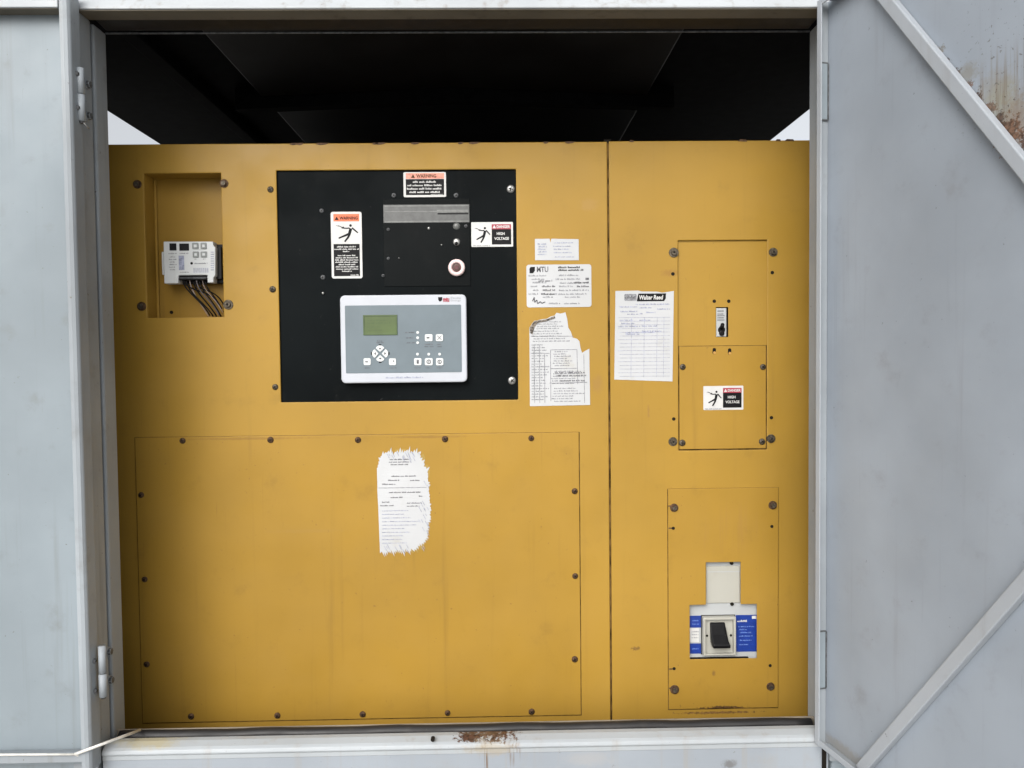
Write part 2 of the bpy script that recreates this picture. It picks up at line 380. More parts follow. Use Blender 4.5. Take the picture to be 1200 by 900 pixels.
# sill: top, front face with a rolled upper edge
bm = NB()
prism(bm, [(YF + .0015, SZ - .030), (YF + .05, SZ - .030), (YF + .05, SZ - .02), (YF + .036, SZ - .02), (YF + .036, SZ - .001), (YF + .022, SZ - .001), (YF + .006, SZ - .006), (YF, SZ - .010), (YF - .002, SZ - .016), (YF - .001, SZ - .0185), (YF + .0015, SZ - .020)], LX + .007, RX - .001, axis='X')
obj('sill', bm, M['sill'], enc, .002)
bm = NB(); box(bm, LX + .007, RX - .001, YF + .003, YF + .05, .12, SZ - .031 + .0115); obj('sill_apron', bm, M['apron_shaded'], enc, .002)
bm = NB(); box(bm, ELX, LX + .004, YF + .002, YF + .05, .12, SZ - .065); obj('lower_wall_panel', bm, M['grey'], enc, .004)
bm = NB(); box(bm, RX + .004, ERX, YF + .002, YF + .05, .12, SZ - .065); obj('lower_wall_panel', bm, M['grey'], enc, .004)
bm = NB(); tube(bm, [(LX + .015 + (RX - LX - .03) * i / 40, YF + .058 + .001 * math.sin(i * 1.7), SZ - .0085 + .0008 * math.sin(i * .9)) for i in range(41)], .0120, 10)
obj('sill_seal', bm, M['rubber'], enc)
bm = NB(); box(bm, LX, RX, YF + .072, YF + .078, .5, SZ - .0012); obj('floor_channel', bm, M['channel'], enc, .003)
x, z = pix(507, 866, YF); bm = NB(); disc(bm, x, z - .002, .004, YF + .000, YF + .009, 10); obj('sill_hole', bm, M['dark_gap'], enc)
# slot and keeper in the lower wall, right of the sill
xs_, zs_ = pix(966, 885, YF)
bm = NB(); box(bm, xs_ - .004, xs_ + .004, YF - .0015, YF + .004, zs_ - .12, zs_ + .012); obj('keeper_slot', bm, M['dark_gap'], enc, .001)
# roof with black lining
bm = NB(); box(bm, ELX - .01, ERX + .01, YF + .05, 3.2, CEIL + .03, CEIL + .06); obj('roof', bm, M['grey'], enc)
bm = NB(); box(bm, ELX, ERX, YF + .055, 3.2, CEIL, CEIL + .028); obj('roof_lining', bm, M['black_foam'], enc)
bm = NB(); prism(bm, [(-.64, CEIL - .035), (-.12, CEIL - .012), (.42, CEIL - .035), (.42, CEIL - .002), (-.64, CEIL - .002)], -.24, .34); obj('lining_panel', bm, M['black_lining2'], enc, .004)
bm = NB(); prism(bm, [(-.72, CEIL - .062), (-.12, CEIL - .040), (.5, CEIL - .062), (.5, CEIL - .002), (-.72, CEIL - .002)], .36, .40); obj('roof_rib', bm, M['black_foam'], enc, .003)
bm = NB(); prism(bm, [(-.64, CEIL - .030), (-.12, CEIL - .010), (.42, CEIL - .030), (.42, CEIL - .002), (-.64, CEIL - .002)], .42, 1.6); obj('lining_panel', bm, M['black_lining2'], enc, .004)
for x in (-.82,):
    bm = NB(); box(bm, x - .02, x + .02, -.05, 3.1, CEIL - .025, CEIL - .002); obj('roof_rib', bm, M['black_foam'], enc, .003)
# side walls up to the open side hatches, front side panels
for E, s in ((ELX, 1), (ERX, -1)):
    a, b = sorted((E, E + s * .03))
    bm = NB(); box(bm, a, b, YF + .05, 3.2, .12, 1.9); obj('side_wall', bm, M['grey'], enc)
    bm = NB(); box(bm, a, b, YF + .05, .30, 1.9, CEIL); obj('side_wall', bm, M['black_foam'], enc)
bm = NB(); box(bm, ELX, ERX, 3.2, 3.24, .12, CEIL + .05); obj('rear_wall', bm, M['black_foam'], enc)
bm = NB(); box(bm, ELX + .03, ERX - .03, YF + .06, 3.2, .12, .2); obj('base_frame', bm, M['black_foam'], enc)

# ------------------------------------------------------------------ fixings (shared meshes)
def bolt_mesh(name, r_w, r_h, h, mats, socket=False, seed=0):
    bm = NB()
    disc(bm, 0, 0, r_w, -.0016, .004, 18, 0)
    disc(bm, 0, 0, r_h, -.0016 - h, -.0012, 6, 1)
    if socket: disc(bm, 0, 0, r_h * .45, -.0022 - h, -.0016 - h + .0005, 6, 2)
    me = bpy.data.meshes.new(name); bmesh.ops.bevel(bm, geom=[e for e in bm.edges if e.calc_face_angle(0) > .9], offset=.0007, segments=1, affect='EDGES')
    bm.to_mesh(me); bm.free()
    for m in mats: me.materials.append(m)
    return me
def screw_mesh(name, r, mats, slot=True):
    bm = NB(); rings = []
    for k, (q, y) in enumerate(((1, .003), (1, -.0008), (.8, -.0026), (.42, -.0036))):
        rings.append([bm.verts.new((r * q * math.cos(2 * math.pi * i / 14), y, r * q * math.sin(2 * math.pi * i / 14))) for i in range(14)])
    fs = []
    for a, b in zip(rings, rings[1:]):
        for i in range(14): fs.append(bm.faces.new((a[i], a[(i + 1) % 14], b[(i + 1) % 14], b[i])))
    fs.append(bm.faces.new(rings[-1]))
    for f in fs: f.smooth = True
    bmesh.ops.recalc_face_normals(bm, faces=fs)
    if slot:
        box(bm, -r * .5, r * .5, -.0040, -.003, -r * .13, r * .13, 1); box(bm, -r * .13, r * .13, -.0041, -.003, -r * .5, r * .5, 1)
    me = bpy.data.meshes.new(name); bm.to_mesh(me); bm.free()
    for m in mats: me.materials.append(m)
    return me
BOLT = bolt_mesh('bolt', .0105, .0068, .005, [M['rusty'], M['dark_bolt'], M['dark_gap']])
BOLT2 = bolt_mesh('bolt', .011, .007, .005, [M['dark_bolt'], M['dark_bolt'], M['dark_gap']], True)
BOLTG = bolt_mesh('bolt', .0095, .0075, .006, [M['grey_frame'], M['grey_bolt'], M['dark_gap']])
SCREW = screw_mesh('screw', .0072, [M['rusty'], M['dark_gap']])
SCREWZ = screw_mesh('screw', .0095, [M['steel'], M['dark_gap']])
SCREWD = screw_mesh('screw', .0075, [M['dark_bolt'], M['dark_gap']])
SCREWB = screw_mesh('screw', .005, [M['grey_bolt'], M['dark_gap']])
def hole_mesh(r, h=0, n=12):
    bm = NB()
    p = [(r * math.cos(2 * math.pi * i / n), (h if i < n / 2 else -h) + r * math.sin(2 * math.pi * i / n)) for i in range(n)]
    prism(bm, p, -.0004, .002)
    me = bpy.data.meshes.new('hole'); bm.to_mesh(me); bm.free(); me.materials.append(M['dark_gap']); return me
HOLE = hole_mesh(.0042)
def fix(mesh, px, py, Y, parent, name=None, sc=1.0):
    x, z = pix(px, py, Y)
    s = sc * random.uniform(.94, 1.06)
    return inst(name or mesh.name.split('.')[0], mesh, parent, (x, Y, z), (random.uniform(-.05, .05), random.uniform(0, 6.28), random.uniform(-.05, .05)), (s, 1, s))

# ------------------------------------------------------------------ control cabinet (wide, left)
TOPZ = pix(520, 167, 0)[1]
CBZ = SZ - .12
x_l = LX - .2; seam = pix(714.5, 500, 0)[0]
x_r = RX + .15
cab = thing('control_cabinet', 'wide mustard yellow steel control cabinet on the left of the vertical seam', 'cabinet', ((x_l + seam) / 2, .3, .2))
niche = rect(170.5, 203, 260.5, 372, 0)
bp = rect(326.5, 199, 606, 470, 0)
bm = NB(); plate(bm, x_l, seam - .0021, CBZ, TOPZ, [niche, bp], 0, .004); obj('face', bm, M['yellow'], cab, .0022)
bm = NB(); box(bm, x_l + .002, seam - .004, .006, .6, TOPZ - .006, TOPZ - .0015); obj('top_panel', bm, M['edge_rust'], cab, .001)
for xa in (x_l + .001, seam - .0065):
    bm = NB(); box(bm, xa, xa + .004, .006, .6, .2, TOPZ - .007); obj('side_panel', bm, M['yellow'], cab)
bm = NB(); box(bm, x_l + .006, seam - .008, .58, .6, .2, TOPZ - .008); obj('back_panel', bm, M['yellow'], cab)
bm = NB(); box(bm, x_l + .006, seam - .008, .006, .06, .2, CBZ - .002); obj('plinth', bm, M['yellow'], cab)
# chipped rusty patches along the top edge
for px in (345, 352, 378, 440, 446, 487, 540, 556, 640, 668):
    w = random.uniform(.006, .02); x, z = pix(px, 166, 0)
    bm = NB(); prism(bm, [(x - w, TOPZ - .003), (x - w * .3, TOPZ - .0045), (x + w * .5, TOPZ - .003), (x + w, TOPZ + .0006), (x - w * .8, TOPZ + .0006)], -.0006, .003)
    obj('paint_chip', bm, M['rusty'], cab)
# recessed niche box
nx0, nx1, nz0, nz1 = niche; D = .056
bm = NB()
box(bm, nx0 - .003, nx0, .0045, D, nz0 - .003, nz1 + .003); box(bm, nx1, nx1 + .003, .0045, D, nz0 - .003, nz1 + .003)
box(bm, nx0, nx1, .0045, D, nz0 - .003, nz0); box(bm, nx0, nx1, .0045, D, nz1, nz1 + .003); box(bm, nx0 - .003, nx1 + .003, D, D + .003, nz0 - .003, nz1 + .003)
nb = obj('niche', bm, M['yellow_cover'], cab)
x, z = pix(201, 366, D); inst('hole', HOLE, nb, (x, D, z))
bm = NB(); box(bm, nx0 + .0, nx0 + .006, D - .007, D - .0005, nz0 + .001, nz1 - .001); obj('niche_fold', bm, M['yellow'], nb, .0015)
for p in ((161, 216), (262.5, 215), (166, 359), (267.5, 357)): fix(BOLT if p[1] != 357 else BOLT2, *p, -.0002, cab)
for p in ((317, 222), (319.5, 339), (322.5, 453.5)): fix(SCREWD, *p, -.0002, cab)
# big access cover with screws round its rim
ac = rect(163, 509.5, 679.5, 842, 0)
bm = NB(); plate(bm, ac[0], ac[1], ac[2], ac[3], [], -.0028, -.0006)
cov = obj('access_cover', bm, M['yellow_cover'], cab, .001)
bm = NB(); plate(bm, ac[0] - .0015, ac[1] + .0018, ac[2] - .0024, ac[3] + .0006, [], -.0005, -.0002); obj('cover_gap_shadow', bm, M['grime_shade_line'], cov)  # dark plate painting in the gap shadow and grime line round the cover
for p in [(214, 516.5), (317, 515.5), (419.5, 515.5), (521.5, 514.5), (622.5, 513.5), (224, 839.5), (325, 838.5), (425, 837), (524.5, 835.5), (623, 834),
          (165.5, 580), (169.5, 679), (172, 778.5), (673.5, 575.5), (674, 675), (673.5, 772.5)]:
    fix(SCREW, *p, -.0032, cov)

# ------------------------------------------------------------------ breaker cabinet (narrow, right)
bc = thing('breaker_cabinet', 'narrow mustard yellow steel breaker cabinet on the right of the vertical seam', 'cabinet', ((seam + x_r) / 2, .3, .2))
win = rect(795, 281.5, 899, 527.5, 0)
cut1 = rect(827, 658.5, 867.5, 708, 0); cut2 = rect(808, 708, 886.5, 771.5, 0)
def grow(r, d): return (r[0] - d, r[1] + d, r[2] - d, r[3] + d)
bm = NB(); plate(bm, seam + .0021, x_r, CBZ, TOPZ + .001, [win, grow(cut1, .006), grow(cut2, .006)], 0, .004); obj('face', bm, M['yellow'], bc, .0022)
bm = NB(); box(bm, seam + .004, x_r - .002, .006, .6, TOPZ - .005, TOPZ - .0005); obj('top_panel', bm, M['edge_rust'], bc, .001)
for xa in (seam + .0025, x_r - .005):
    bm = NB(); box(bm, xa, xa + .004, .006, .6, .2, TOPZ - .006); obj('side_panel', bm, M['yellow'], bc)
bm = NB(); box(bm, seam + .008, x_r - .006, .58, .6, .2, TOPZ - .008); obj('back_panel', bm, M['yellow'], bc)
bm = NB(); box(bm, seam + .008, x_r - .006, .006, .06, .2, CBZ - .002); obj('plinth', bm, M['yellow'], bc)
# upper recessed plate with the small toggle's slot
tg = rect(839, 360, 853.5, 395, .006)
bm = NB(); plate(bm, win[0] - .01, win[1] + .01, win[2] - .008, win[3] + .008, [tg], .0055, .0085); up = obj('recessed_plate', bm, M['yellow'], bc, .0006)
for p in ((837, 353), (854, 353)): inst('hole', HOLE, up, (*(lambda q: (q[0], .0055, q[1]))(pix(*p, .0055)),))
lp = rect(796.5, 405.5, 898, 526, 0)
bm = NB(); plate(bm, *lp, [], .0022, .0048); lpo = obj('small_cover', bm, M['yellow_cover'], bc, .0007)
bm = NB(); plate(bm, win[0] - .001, win[1] + .001, win[2] - .001, lp[3] + .0012, [], .0049, .0053); obj('cover_gap_shadow', bm, M['grime_shade_line'], lpo)  # dark rim standing in for gap shade and grime
OVAL = hole_mesh(.0042, .0035)
for p in ((837, 411.5), (855, 412)):
    x, z = pix(*p, .002); inst('slot_hole', OVAL, lpo, (x, .002, z))
    bm = NB(); disc(bm, x + .0005, z - .004, .0034, .0010, .003, 10); obj('slot_screw', bm, M['edge_rust'], lpo)
for p in ((800, 430), (894, 430), (799.5, 519), (893, 517.5)): fix(SCREWD, *p, .0020, lpo)
for p in ((789.5, 296), (906, 295.5), (788.5, 517.5), (903.5, 514)): fix(BOLT2, *p, -.0002, bc)
for p in ((788.5, 321), (905, 319.5), (789.5, 491), (904, 489.5)): inst('hole', HOLE, bc, (pix(*p, 0)[0], 0, pix(*p, 0)[1]))
# lower cover with the stepped cut-out
lc = rect(783, 572, 911.5, 829.5, 0)
bm = NB(); plate(bm, *lc, [cut1, cut2], -.0032, -.0006); lco = obj('lower_cover', bm, M['yellow_cover'], bc, .001)
bm = NB(); plate(bm, lc[0] - .0014, lc[1] + .0012, lc[2] - .0026, lc[3] + .0003, [grow(cut1, .004), grow(cut2, .004)], -.0005, -.0002); obj('cover_gap_shadow', bm, M['grime_shade_line'], lco)  # brown rim: shade and grime of the gap put into colour
for p in ((790, 595), (905.5, 592), (790.5, 808), (903, 804.5)): fix(BOLT, *p, -.0034, lco)
SLOT = hole_mesh(.0038)
for p in ((789, 619), (904.5, 617), (790, 783.5), (902.5, 780)):
    x, z = pix(*p, -.0033); inst('hole', SLOT, lco, (x, -.0033, z))
for px, py in ((785, 593), (785.5, 619), (786, 784), (786, 806.5)):
    x, z = pix(px, py, -.0033); bm = NB(); box(bm, x - .004, x + .006, -.0036, -.003, z - .0015, z + .0015); obj('slot_notch', bm, M['rusty'], lco)
# dark strip that shows in the seam between the two cabinets
bm = NB(); box(bm, seam - .0020, seam + .0018, .003, .01, CBZ, TOPZ - .002); obj('seam_gasket', bm, M['grime_shade_line'], bc)
bm = NB(); prism(bm, [(seam - .010, TOPZ + .006), (seam - .004, TOPZ - .002), (seam + .004, TOPZ - .002), (seam + .009, TOPZ + .006)], .0045, .03); obj('seam_clip', bm, M['dark_gap'], bc)
for px in (870, 912, 740, 925):
    w = random.uniform(.005, .012); x, z = pix(px, 165, 0)
    bm = NB(); prism(bm, [(x - w, TOPZ - .001), (x + w, TOPZ - .002), (x + w * .8, TOPZ + .003), (x - w * .5, TOPZ + .0036)], -.0005, .004); obj('paint_chip', bm, M['rusty'], bc)

# ------------------------------------------------------------------ black instrument panel
YP = .0062
ip = thing('instrument_panel', 'square black instrument panel set into the yellow control cabinet', 'panel', ((bp[0] + bp[1]) / 2, YP, bp[2]))
bm = NB(); plate(bm, bp[0] - .012, bp[1] + .012, bp[2] - .012, bp[3] + .012, [], YP, YP + .003); obj('panel_sheet', bm, M['black_panel'], ip)
pr = rect(449.5, 233, 551, 335.5, YP)
bm = NB(); plate(bm, *pr, [], YP - .0018, YP - .0001); sub = obj('blanking_plate', bm, M['black_plate'], ip, .0012)
for p in ((598.5, 221.5), (600, 446)): fix(SCREWZ, *p, YP - .0002, ip)
for p in ((377, 247), (461.5, 229), (534.5, 229), (378.5, 325)): fix(SCREWB, *p, YP - .0002, ip, sc=1.1)
for p in ((455, 269), (455, 303), (546, 265), (449, 323)): fix(SCREWB, *p, YP - .002, sub, sc=.8)
tp = rect(449.5, 240, 550, 261, YP)
bm = NB(); plate(bm, *tp, [], YP - .0024, YP - .0019); tape = obj('tape_strip', bm, M['tape'], ip)
for a, b in ((240.8, 242.2), (247.5, 248.6), (259, 260.6)):
    q = rect(451, a, 549, b, YP); bm = NB(); flat_rect(bm, *q, YP - .0027); obj('tape_fold', bm, M['tape_light'], tape)
q = rect(512, 246, 549, 249.4, YP); bm = NB(); flat_rect(bm, *q, YP - .0030); obj('tape_fold', bm, M['tape_light'], tape)
q = rect(513, 249.6, 549, 251.4, YP); bm = NB(); flat_rect(bm, *q, YP - .0030); obj('tape_fold', bm, M['black'], tape)
def dome(px, py, r, mat, parent, name, y=YP - .002, hgt=.003):
    x, z = pix(px, py, y); bm = NB(); rings = []
    for q, d in ((1, 0), (.85, .6), (.45, 1)):
        rings.append([bm.verts.new((x + r * q * math.cos(i * math.pi / 6), y - hgt * d, z + r * q * math.sin(i * math.pi / 6))) for i in range(12)])
    fs = [bm.faces.new((a[i], a[(i + 1) % 12], b[(i + 1) % 12], b[i])) for a, b in zip(rings, rings[1:]) for i in range(12)] + [bm.faces.new(rings[-1])]
    bmesh.ops.recalc_face_normals(bm, faces=fs)
    return obj(name, bm, mat, parent, smooth=True)
for p, r in (((378.5, 343.5), .0032), ((502.5, 267.5), .0038), ((517.5, 287), .002), ((467.5, 302.5), .002), ((448.5, 323), .002)):
    dome(*p, r, M['steel'], ip, 'rivet')
dome(535, 265, .0085, M['tape_light'], ip, 'plug')
kn = dome(535, 283.5, .0085, M['steel'], ip, 'toggle_nut')
x, z = pix(535, 284.5, YP); bm = NB(); tube(bm, [(x, YP - .002, z), (x, YP - .012, z - .004)], .0035, 8); obj('toggle_lever', bm, M['black'], kn)
# lamp button with a pale ring and a dark red centre
x, z = pix(535.3, 314, YP)
bm = NB(); prev = None; prof = ((.0190, 0), (.0200, -.004), (.0185, -.009), (.0150, -.0105), (.0115, -.0095), (.0105, -.005))
rings = [[bm.verts.new((x + r * math.cos(i * math.pi / 14), YP - .0018 + y, z + r * math.sin(i * math.pi / 14))) for i in range(28)] for r, y in prof]
fs = [bm.faces.new((a[i], a[(i + 1) % 28], b[(i + 1) % 28], b[i])) for a, b in zip(rings, rings[1:]) for i in range(28)]
bmesh.ops.recalc_face_normals(bm, faces=fs)
if sum(f.normal.y for f in bm.faces) > 0: bmesh.ops.reverse_faces(bm, faces=bm.faces[:])
pb = obj('push_button', bm, M['btn_ring'], ip, smooth=True, label='pale pink ring button with dark red centre')
bm = NB(); disc(bm, x, z, .0112, YP - .0075, YP - .002, 20); obj('button_well', bm, M['btn_red'], pb, .0005)
bm = NB(); disc(bm, x, z, .0075, YP - .0095, YP - .0072, 16); obj('button_cap', bm, M['dark_bolt'], pb, .0005)
bm = NB(); disc(bm, x, z, .0058, YP - .011, YP - .0092, 16); obj('button_key', bm, M['btn_red'], pb, .0005)

# ------------------------------------------------------------------ digital controller
YC = YP - .022
q = rect(399, 345.5, 547, 448.5, YC)
ctl = thing('digital_controller', 'white framed grey digital controller with green display on black panel', 'controller', ((q[0] + q[1]) / 2, YP, q[2]))
bm = NB(); prism(bm, rrect(*q, .011, 6), YC, YP - .0003); obj('bezel', bm, M['ctrl_white'], ctl, .003)
f = rect(404.8, 357.5, 540.8, 436.8, YC)
bm = NB(); prism(bm, rrect(*f, .002, 2), YC - .0008, YC + .001); ff = obj('keypad', bm, M['ctrl_grey'], ctl, .0003)
YK = YC - .0008
s_ = rect(427, 370.3, 464.5, 391.5, YC)
bm = NB(); plate(bm, *grow(s_, .0025), [grow(s_, -.001)], YK - .0016, YK + .0005); scr = obj('display_frame', bm, M['lcd_dark'], ff, .0004)
bm = NB(); plate(bm, *s_, [], YK - .0008, YK + .0003); obj('display', bm, M['lcd'], ctl)
bm = NB()
for i, (yy, fill) in enumerate(((375.5, .8), (378.5, .9), (383, .55), (387, .6))):
    r = rect(431, yy - .7, 461, yy + .7, YC); words(bm, r[0], r[1], (r[2] + r[3]) / 2, .0028, YK - .0011, fill)
obj('display_print', bm, M['lcd_dark'], ctl, kind='stuff')
def key(px0, py0, px1, py1, rr=.003):
    r = rect(px0, py0, px1, py1, YC); bm = NB(); prism(bm, rrect(*r, rr, 3), YK - .0016, YK + .0005); return obj('key', bm, M['key_white'], ff, .0006), r
def glyph(bm, r, k):
    cx, cz = (r[0] + r[1]) / 2, (r[2] + r[3]) / 2; w = (r[1] - r[0]) / 2; y = YK - .0019
    if k == 'bar': flat_rect(bm, cx - w * .55, cx + w * .2, cz - w * .18, cz + w * .18, y)
    elif k == 'dot': flat_rect(bm, cx + w * .1, cx + w * .5, cz, cz + w * .4, y)
    elif k == 'o':
        for a in range(12):
            t0, t1 = a * math.pi / 6, (a + 1) * math.pi / 6
            flat(bm, [(cx + w * .6 * math.cos(t0), cz + w * .6 * math.sin(t0)), (cx + w * .6 * math.cos(t1), cz + w * .6 * math.sin(t1)), (cx + w * .38 * math.cos(t1), cz + w * .38 * math.sin(t1)), (cx + w * .38 * math.cos(t0), cz + w * .38 * math.sin(t0))], y)
        flat_rect(bm, cx - w * .1, cx + w * .1, cz - w * .3, cz + w * .3, y)
    elif k == 'x':
        for s in (-1, 1): flat(bm, [(cx - w * .6, cz - s * w * .6 - w * .12), (cx - w * .6, cz - s * w * .6 + w * .12), (cx + w * .6, cz + s * w * .6 + w * .12), (cx + w * .6, cz + s * w * .6 - w * .12)], y + s * .0001)
    elif k == 'i': flat_rect(bm, cx - w * .3, cx + w * .3, cz - w * .55, cz + w * .55, y)
for (a, b, c, d, k) in ((426.3, 419.8, 434.6, 428, 'bar'), (456, 420, 464.2, 428, 'dot'), (498, 391.7, 507, 400, 'bar'), (510.8, 391.7, 519.2, 400, 'x'),
                        (485.4, 419.7, 494, 428, 'i'), (498, 419.7, 507.2, 428.2, 'o'), (511, 419.7, 519.6, 428.2, 'o')):
    o, r = key(a, b, c, d); gb = NB(); glyph(gb, r, k); obj('key_symbol', gb, M['print_dark'], ctl, kind='stuff')
cx, cz = pix(445.6, 414.3, YC); L = .0118
for a in range(4):          # the four arrow keys of the navigation cross
    t = a * math.pi / 2
    def rot(p): return (cx + p[0] * math.cos(t) - p[1] * math.sin(t), cz + p[0] * math.sin(t) + p[1] * math.cos(t))
    pts = [rot(p) for p in ((0, .0035), (.0098, .0125), (.0080, .0155), (.003, .0185), (-.003, .0185), (-.0080, .0155), (-.0098, .0125))]
    bm = NB(); prism(bm, pts, YK - .0016, YK + .0005); k_ = obj('arrow_key', bm, M['key_white'], ff, .0005)
    tri = [rot(p) for p in ((-.0035, .0190), (.0035, .0190), (.003, .0215), (-.003, .0215))]
    bm = NB(); flat(bm, tri, YK - .0004); flat(bm, [rot(p) for p in ((-.0035, .0100), (.0035, .0100), (0, .0135))], YK - .0019); obj('arrow_print', bm, M['print_black'], k_)
for p in ((489.5, 389.6), (489.5, 395.8), (489.5, 401.6), (489.3, 415), (502.5, 415), (515.2, 415)):
    x, z = pix(*p, YC); bm = NB(); disc(bm, x, z, .0032, YK - .0012, YK + .0003, 10); obj('indicator', bm, M['key_white'], ff)
bm = NB()
for (a, b, c, fl) in ((475, 487, 389.6, 1), (476, 487, 395.8, .8), (476.5, 487, 401.6, 1), (498, 507.5, 403.5, 1), (497.5, 508, 406, 1), (512, 518.5, 403.5, 1), (512.5, 518, 406, 1),
                      (427, 434, 431, 1), (456, 465, 431, 1), (486, 493, 431, 1), (499, 506, 431, 1), (511.5, 519.5, 431, 1), (441, 451, 401.5, .9), (442, 450, 399.5, .8)):
    r = rect(a, c - 1, b, c + 1, YC); words(bm, r[0], r[1], (r[2] + r[3]) / 2, .0026, YK - .0003, fl, 2, 4)
obj('keypad_print', bm, M['print_dark'], ctl, kind='stuff')
# maker's mark on the bezel: black block, red letters, two lines of grey type
r = rect(513.5, 348.2, 518.3, 353.2, YC); bm = NB(); flat(bm, ((r[0] + .002, r[2]), (r[1] - .003, r[2]), (r[1], r[2] + .004), (r[1], r[3]), (r[0], r[3]), (r[0], r[2] + .004)), YC - .0003); obj('maker_mark', bm, M['print_black'], ctl)
r = rect(519.2, 348.2, 526.6, 353.8, YC); obj('maker_letters', lettering('mtu', r[0], r[1], (r[2] + r[3]) / 2, r[3] - r[2], YC - .0003, .06), M['red'], ctl)
bm = NB()
for yy, t in ((349.2, 'Onsite'), (352.4, 'Energy')):
    r = rect(528.2, yy - 1.2, 540, yy + 1.2, YC); merge(bm, lettering(t, r[0], r[1], (r[2] + r[3]) / 2, r[3] - r[2], YC - .0003))
obj('maker_type', bm, M['print_grey'], ctl)
bm = NB(); r = rect(452, 441, 496, 443.5, YC); words(bm, r[0], r[1], (r[2] + r[3]) / 2, .004, YC - .0003, 1, 3, 6); obj('bezel_print', bm, M['ctrl_grey'] if False else M['print_blue'], ctl)

# ------------------------------------------------------------------ stickers
def thick(bm, a, b, w, y):
    (x0, z0), (x1, z1) = a, b; d = Vector((x1 - x0, z1 - z0)); n = Vector((-d.y, d.x)).normalized()
    w0, w1 = (w, w) if isinstance(w, float) else w
    flat(bm, ((x0 + n.x * w0, z0 + n.y * w0), (x0 - n.x * w0, z0 - n.y * w0), (x1 - n.x * w1, z1 - n.y * w1), (x1 + n.x * w1, z1 + n.y * w1)), y)
def shock_man(r, y):
    """falling figure struck by a jagged bolt, in the rectangle r"""
    bm = NB(); X = lambda u: r[0] + u * (r[1] - r[0]); Z = lambda v: r[2] + v * (r[3] - r[2]); s = min(r[1] - r[0], r[3] - r[2]); n = [0]
    def seg(a, b, w0, w1): n[0] += 1; thick(bm, (X(a[0]), Z(a[1])), (X(b[0]), Z(b[1])), (s * w0, s * w1), y - n[0] * .00002)
    cx, cz = X(.66), Z(.86)
    flat(bm, [(cx + s * .065 * math.cos(i * math.pi / 7), cz + s * .065 * math.sin(i * math.pi / 7)) for i in range(14)], y)
    seg((.67, .72), (.60, .42), .075, .07)                         # torso
    seg((.72, .74), (.80, .66), .04, .035); seg((.79, .67), (.95, .50), .036, .03)      # right arm
    seg((.62, .74), (.50, .72), .03, .03); seg((.50, .725), (.32, .74), .03, .022)       # left arm
    seg((.60, .46), (.42, .36), .055, .045); seg((.43, .37), (.18, .24), .045, .035)    # left leg
    seg((.62, .44), (.54, .24), .055, .045); seg((.545, .26), (.42, .07), .045, .04)    # right leg
    seg((.40, .79), (.30, .745), .022, .018); seg((.33, .77), (.18, .86), .018, .012); seg((.20, .83), (.08, .86), .016, .006)  # jagged bolt
    return bm
def alert(bm, x, zc, h, y):
    flat(bm, ((x, zc - h / 2), (x + h * 1.1, zc - h / 2), (x + h * .55, zc + h / 2)), y)
def sticker_base(name, r, y, label, cat, group=None, rr=.004, mat='white', tilt=0):
    t = thing(name, label, cat, ((r[0] + r[1]) / 2, y, r[2]), group)
    bm = NB(); prism(bm, rrect(*r, rr, 4), y - .0005, y + .0002); obj('backing', bm, M[mat], t)
    return t
# small warning sticker at the top edge of the black panel
r = rect(473, 202, 522.8, 231.2, YP); y = YP - .0022
t = sticker_base('warning_sticker', r, y, 'small wide warning sticker with faded red band at top edge of black panel', 'sticker', 'warning stickers', .003)
ya = y - .0008
q = rect(475.8, 203.2, 520.5, 209.8, YP); bm = NB(); flat_rect(bm, *q, ya); obj('red_band', bm, M['faded_red'], t)
q2 = rect(475.8, 210.2, 520.5, 228.8, YP); bm = NB(); flat_rect(bm, *q2, ya); obj('black_field', bm, M['print_black'], t)
zc = (q[2] + q[3]) / 2; bm = lettering('WARNING', q[0] + .024, q[1] - .018, zc, .0082, ya - .0004, .03); alert(bm, q[0] + .012, zc, .0085, ya - .0004); obj('lettering', bm, M['rusty'], t)
bm = NB()
for yy, a, b in ((213.4, 484, 511), (217.4, 477.5, 518.5), (221.4, 477, 519.8), (225.4, 480, 515.5)):
    w = rect(a, yy - 1, b, yy + 1, YP); words(bm, w[0], w[1], (w[2] + w[3]) / 2, .0044, ya - .0004, 1, 2, 5)
w = rect(505, 227.6, 519, 228.6, YP); words(bm, w[0], w[1], (w[2] + w[3]) / 2, .0016, ya - .0004)
obj('small_print', bm, M['white'], t, kind='stuff')
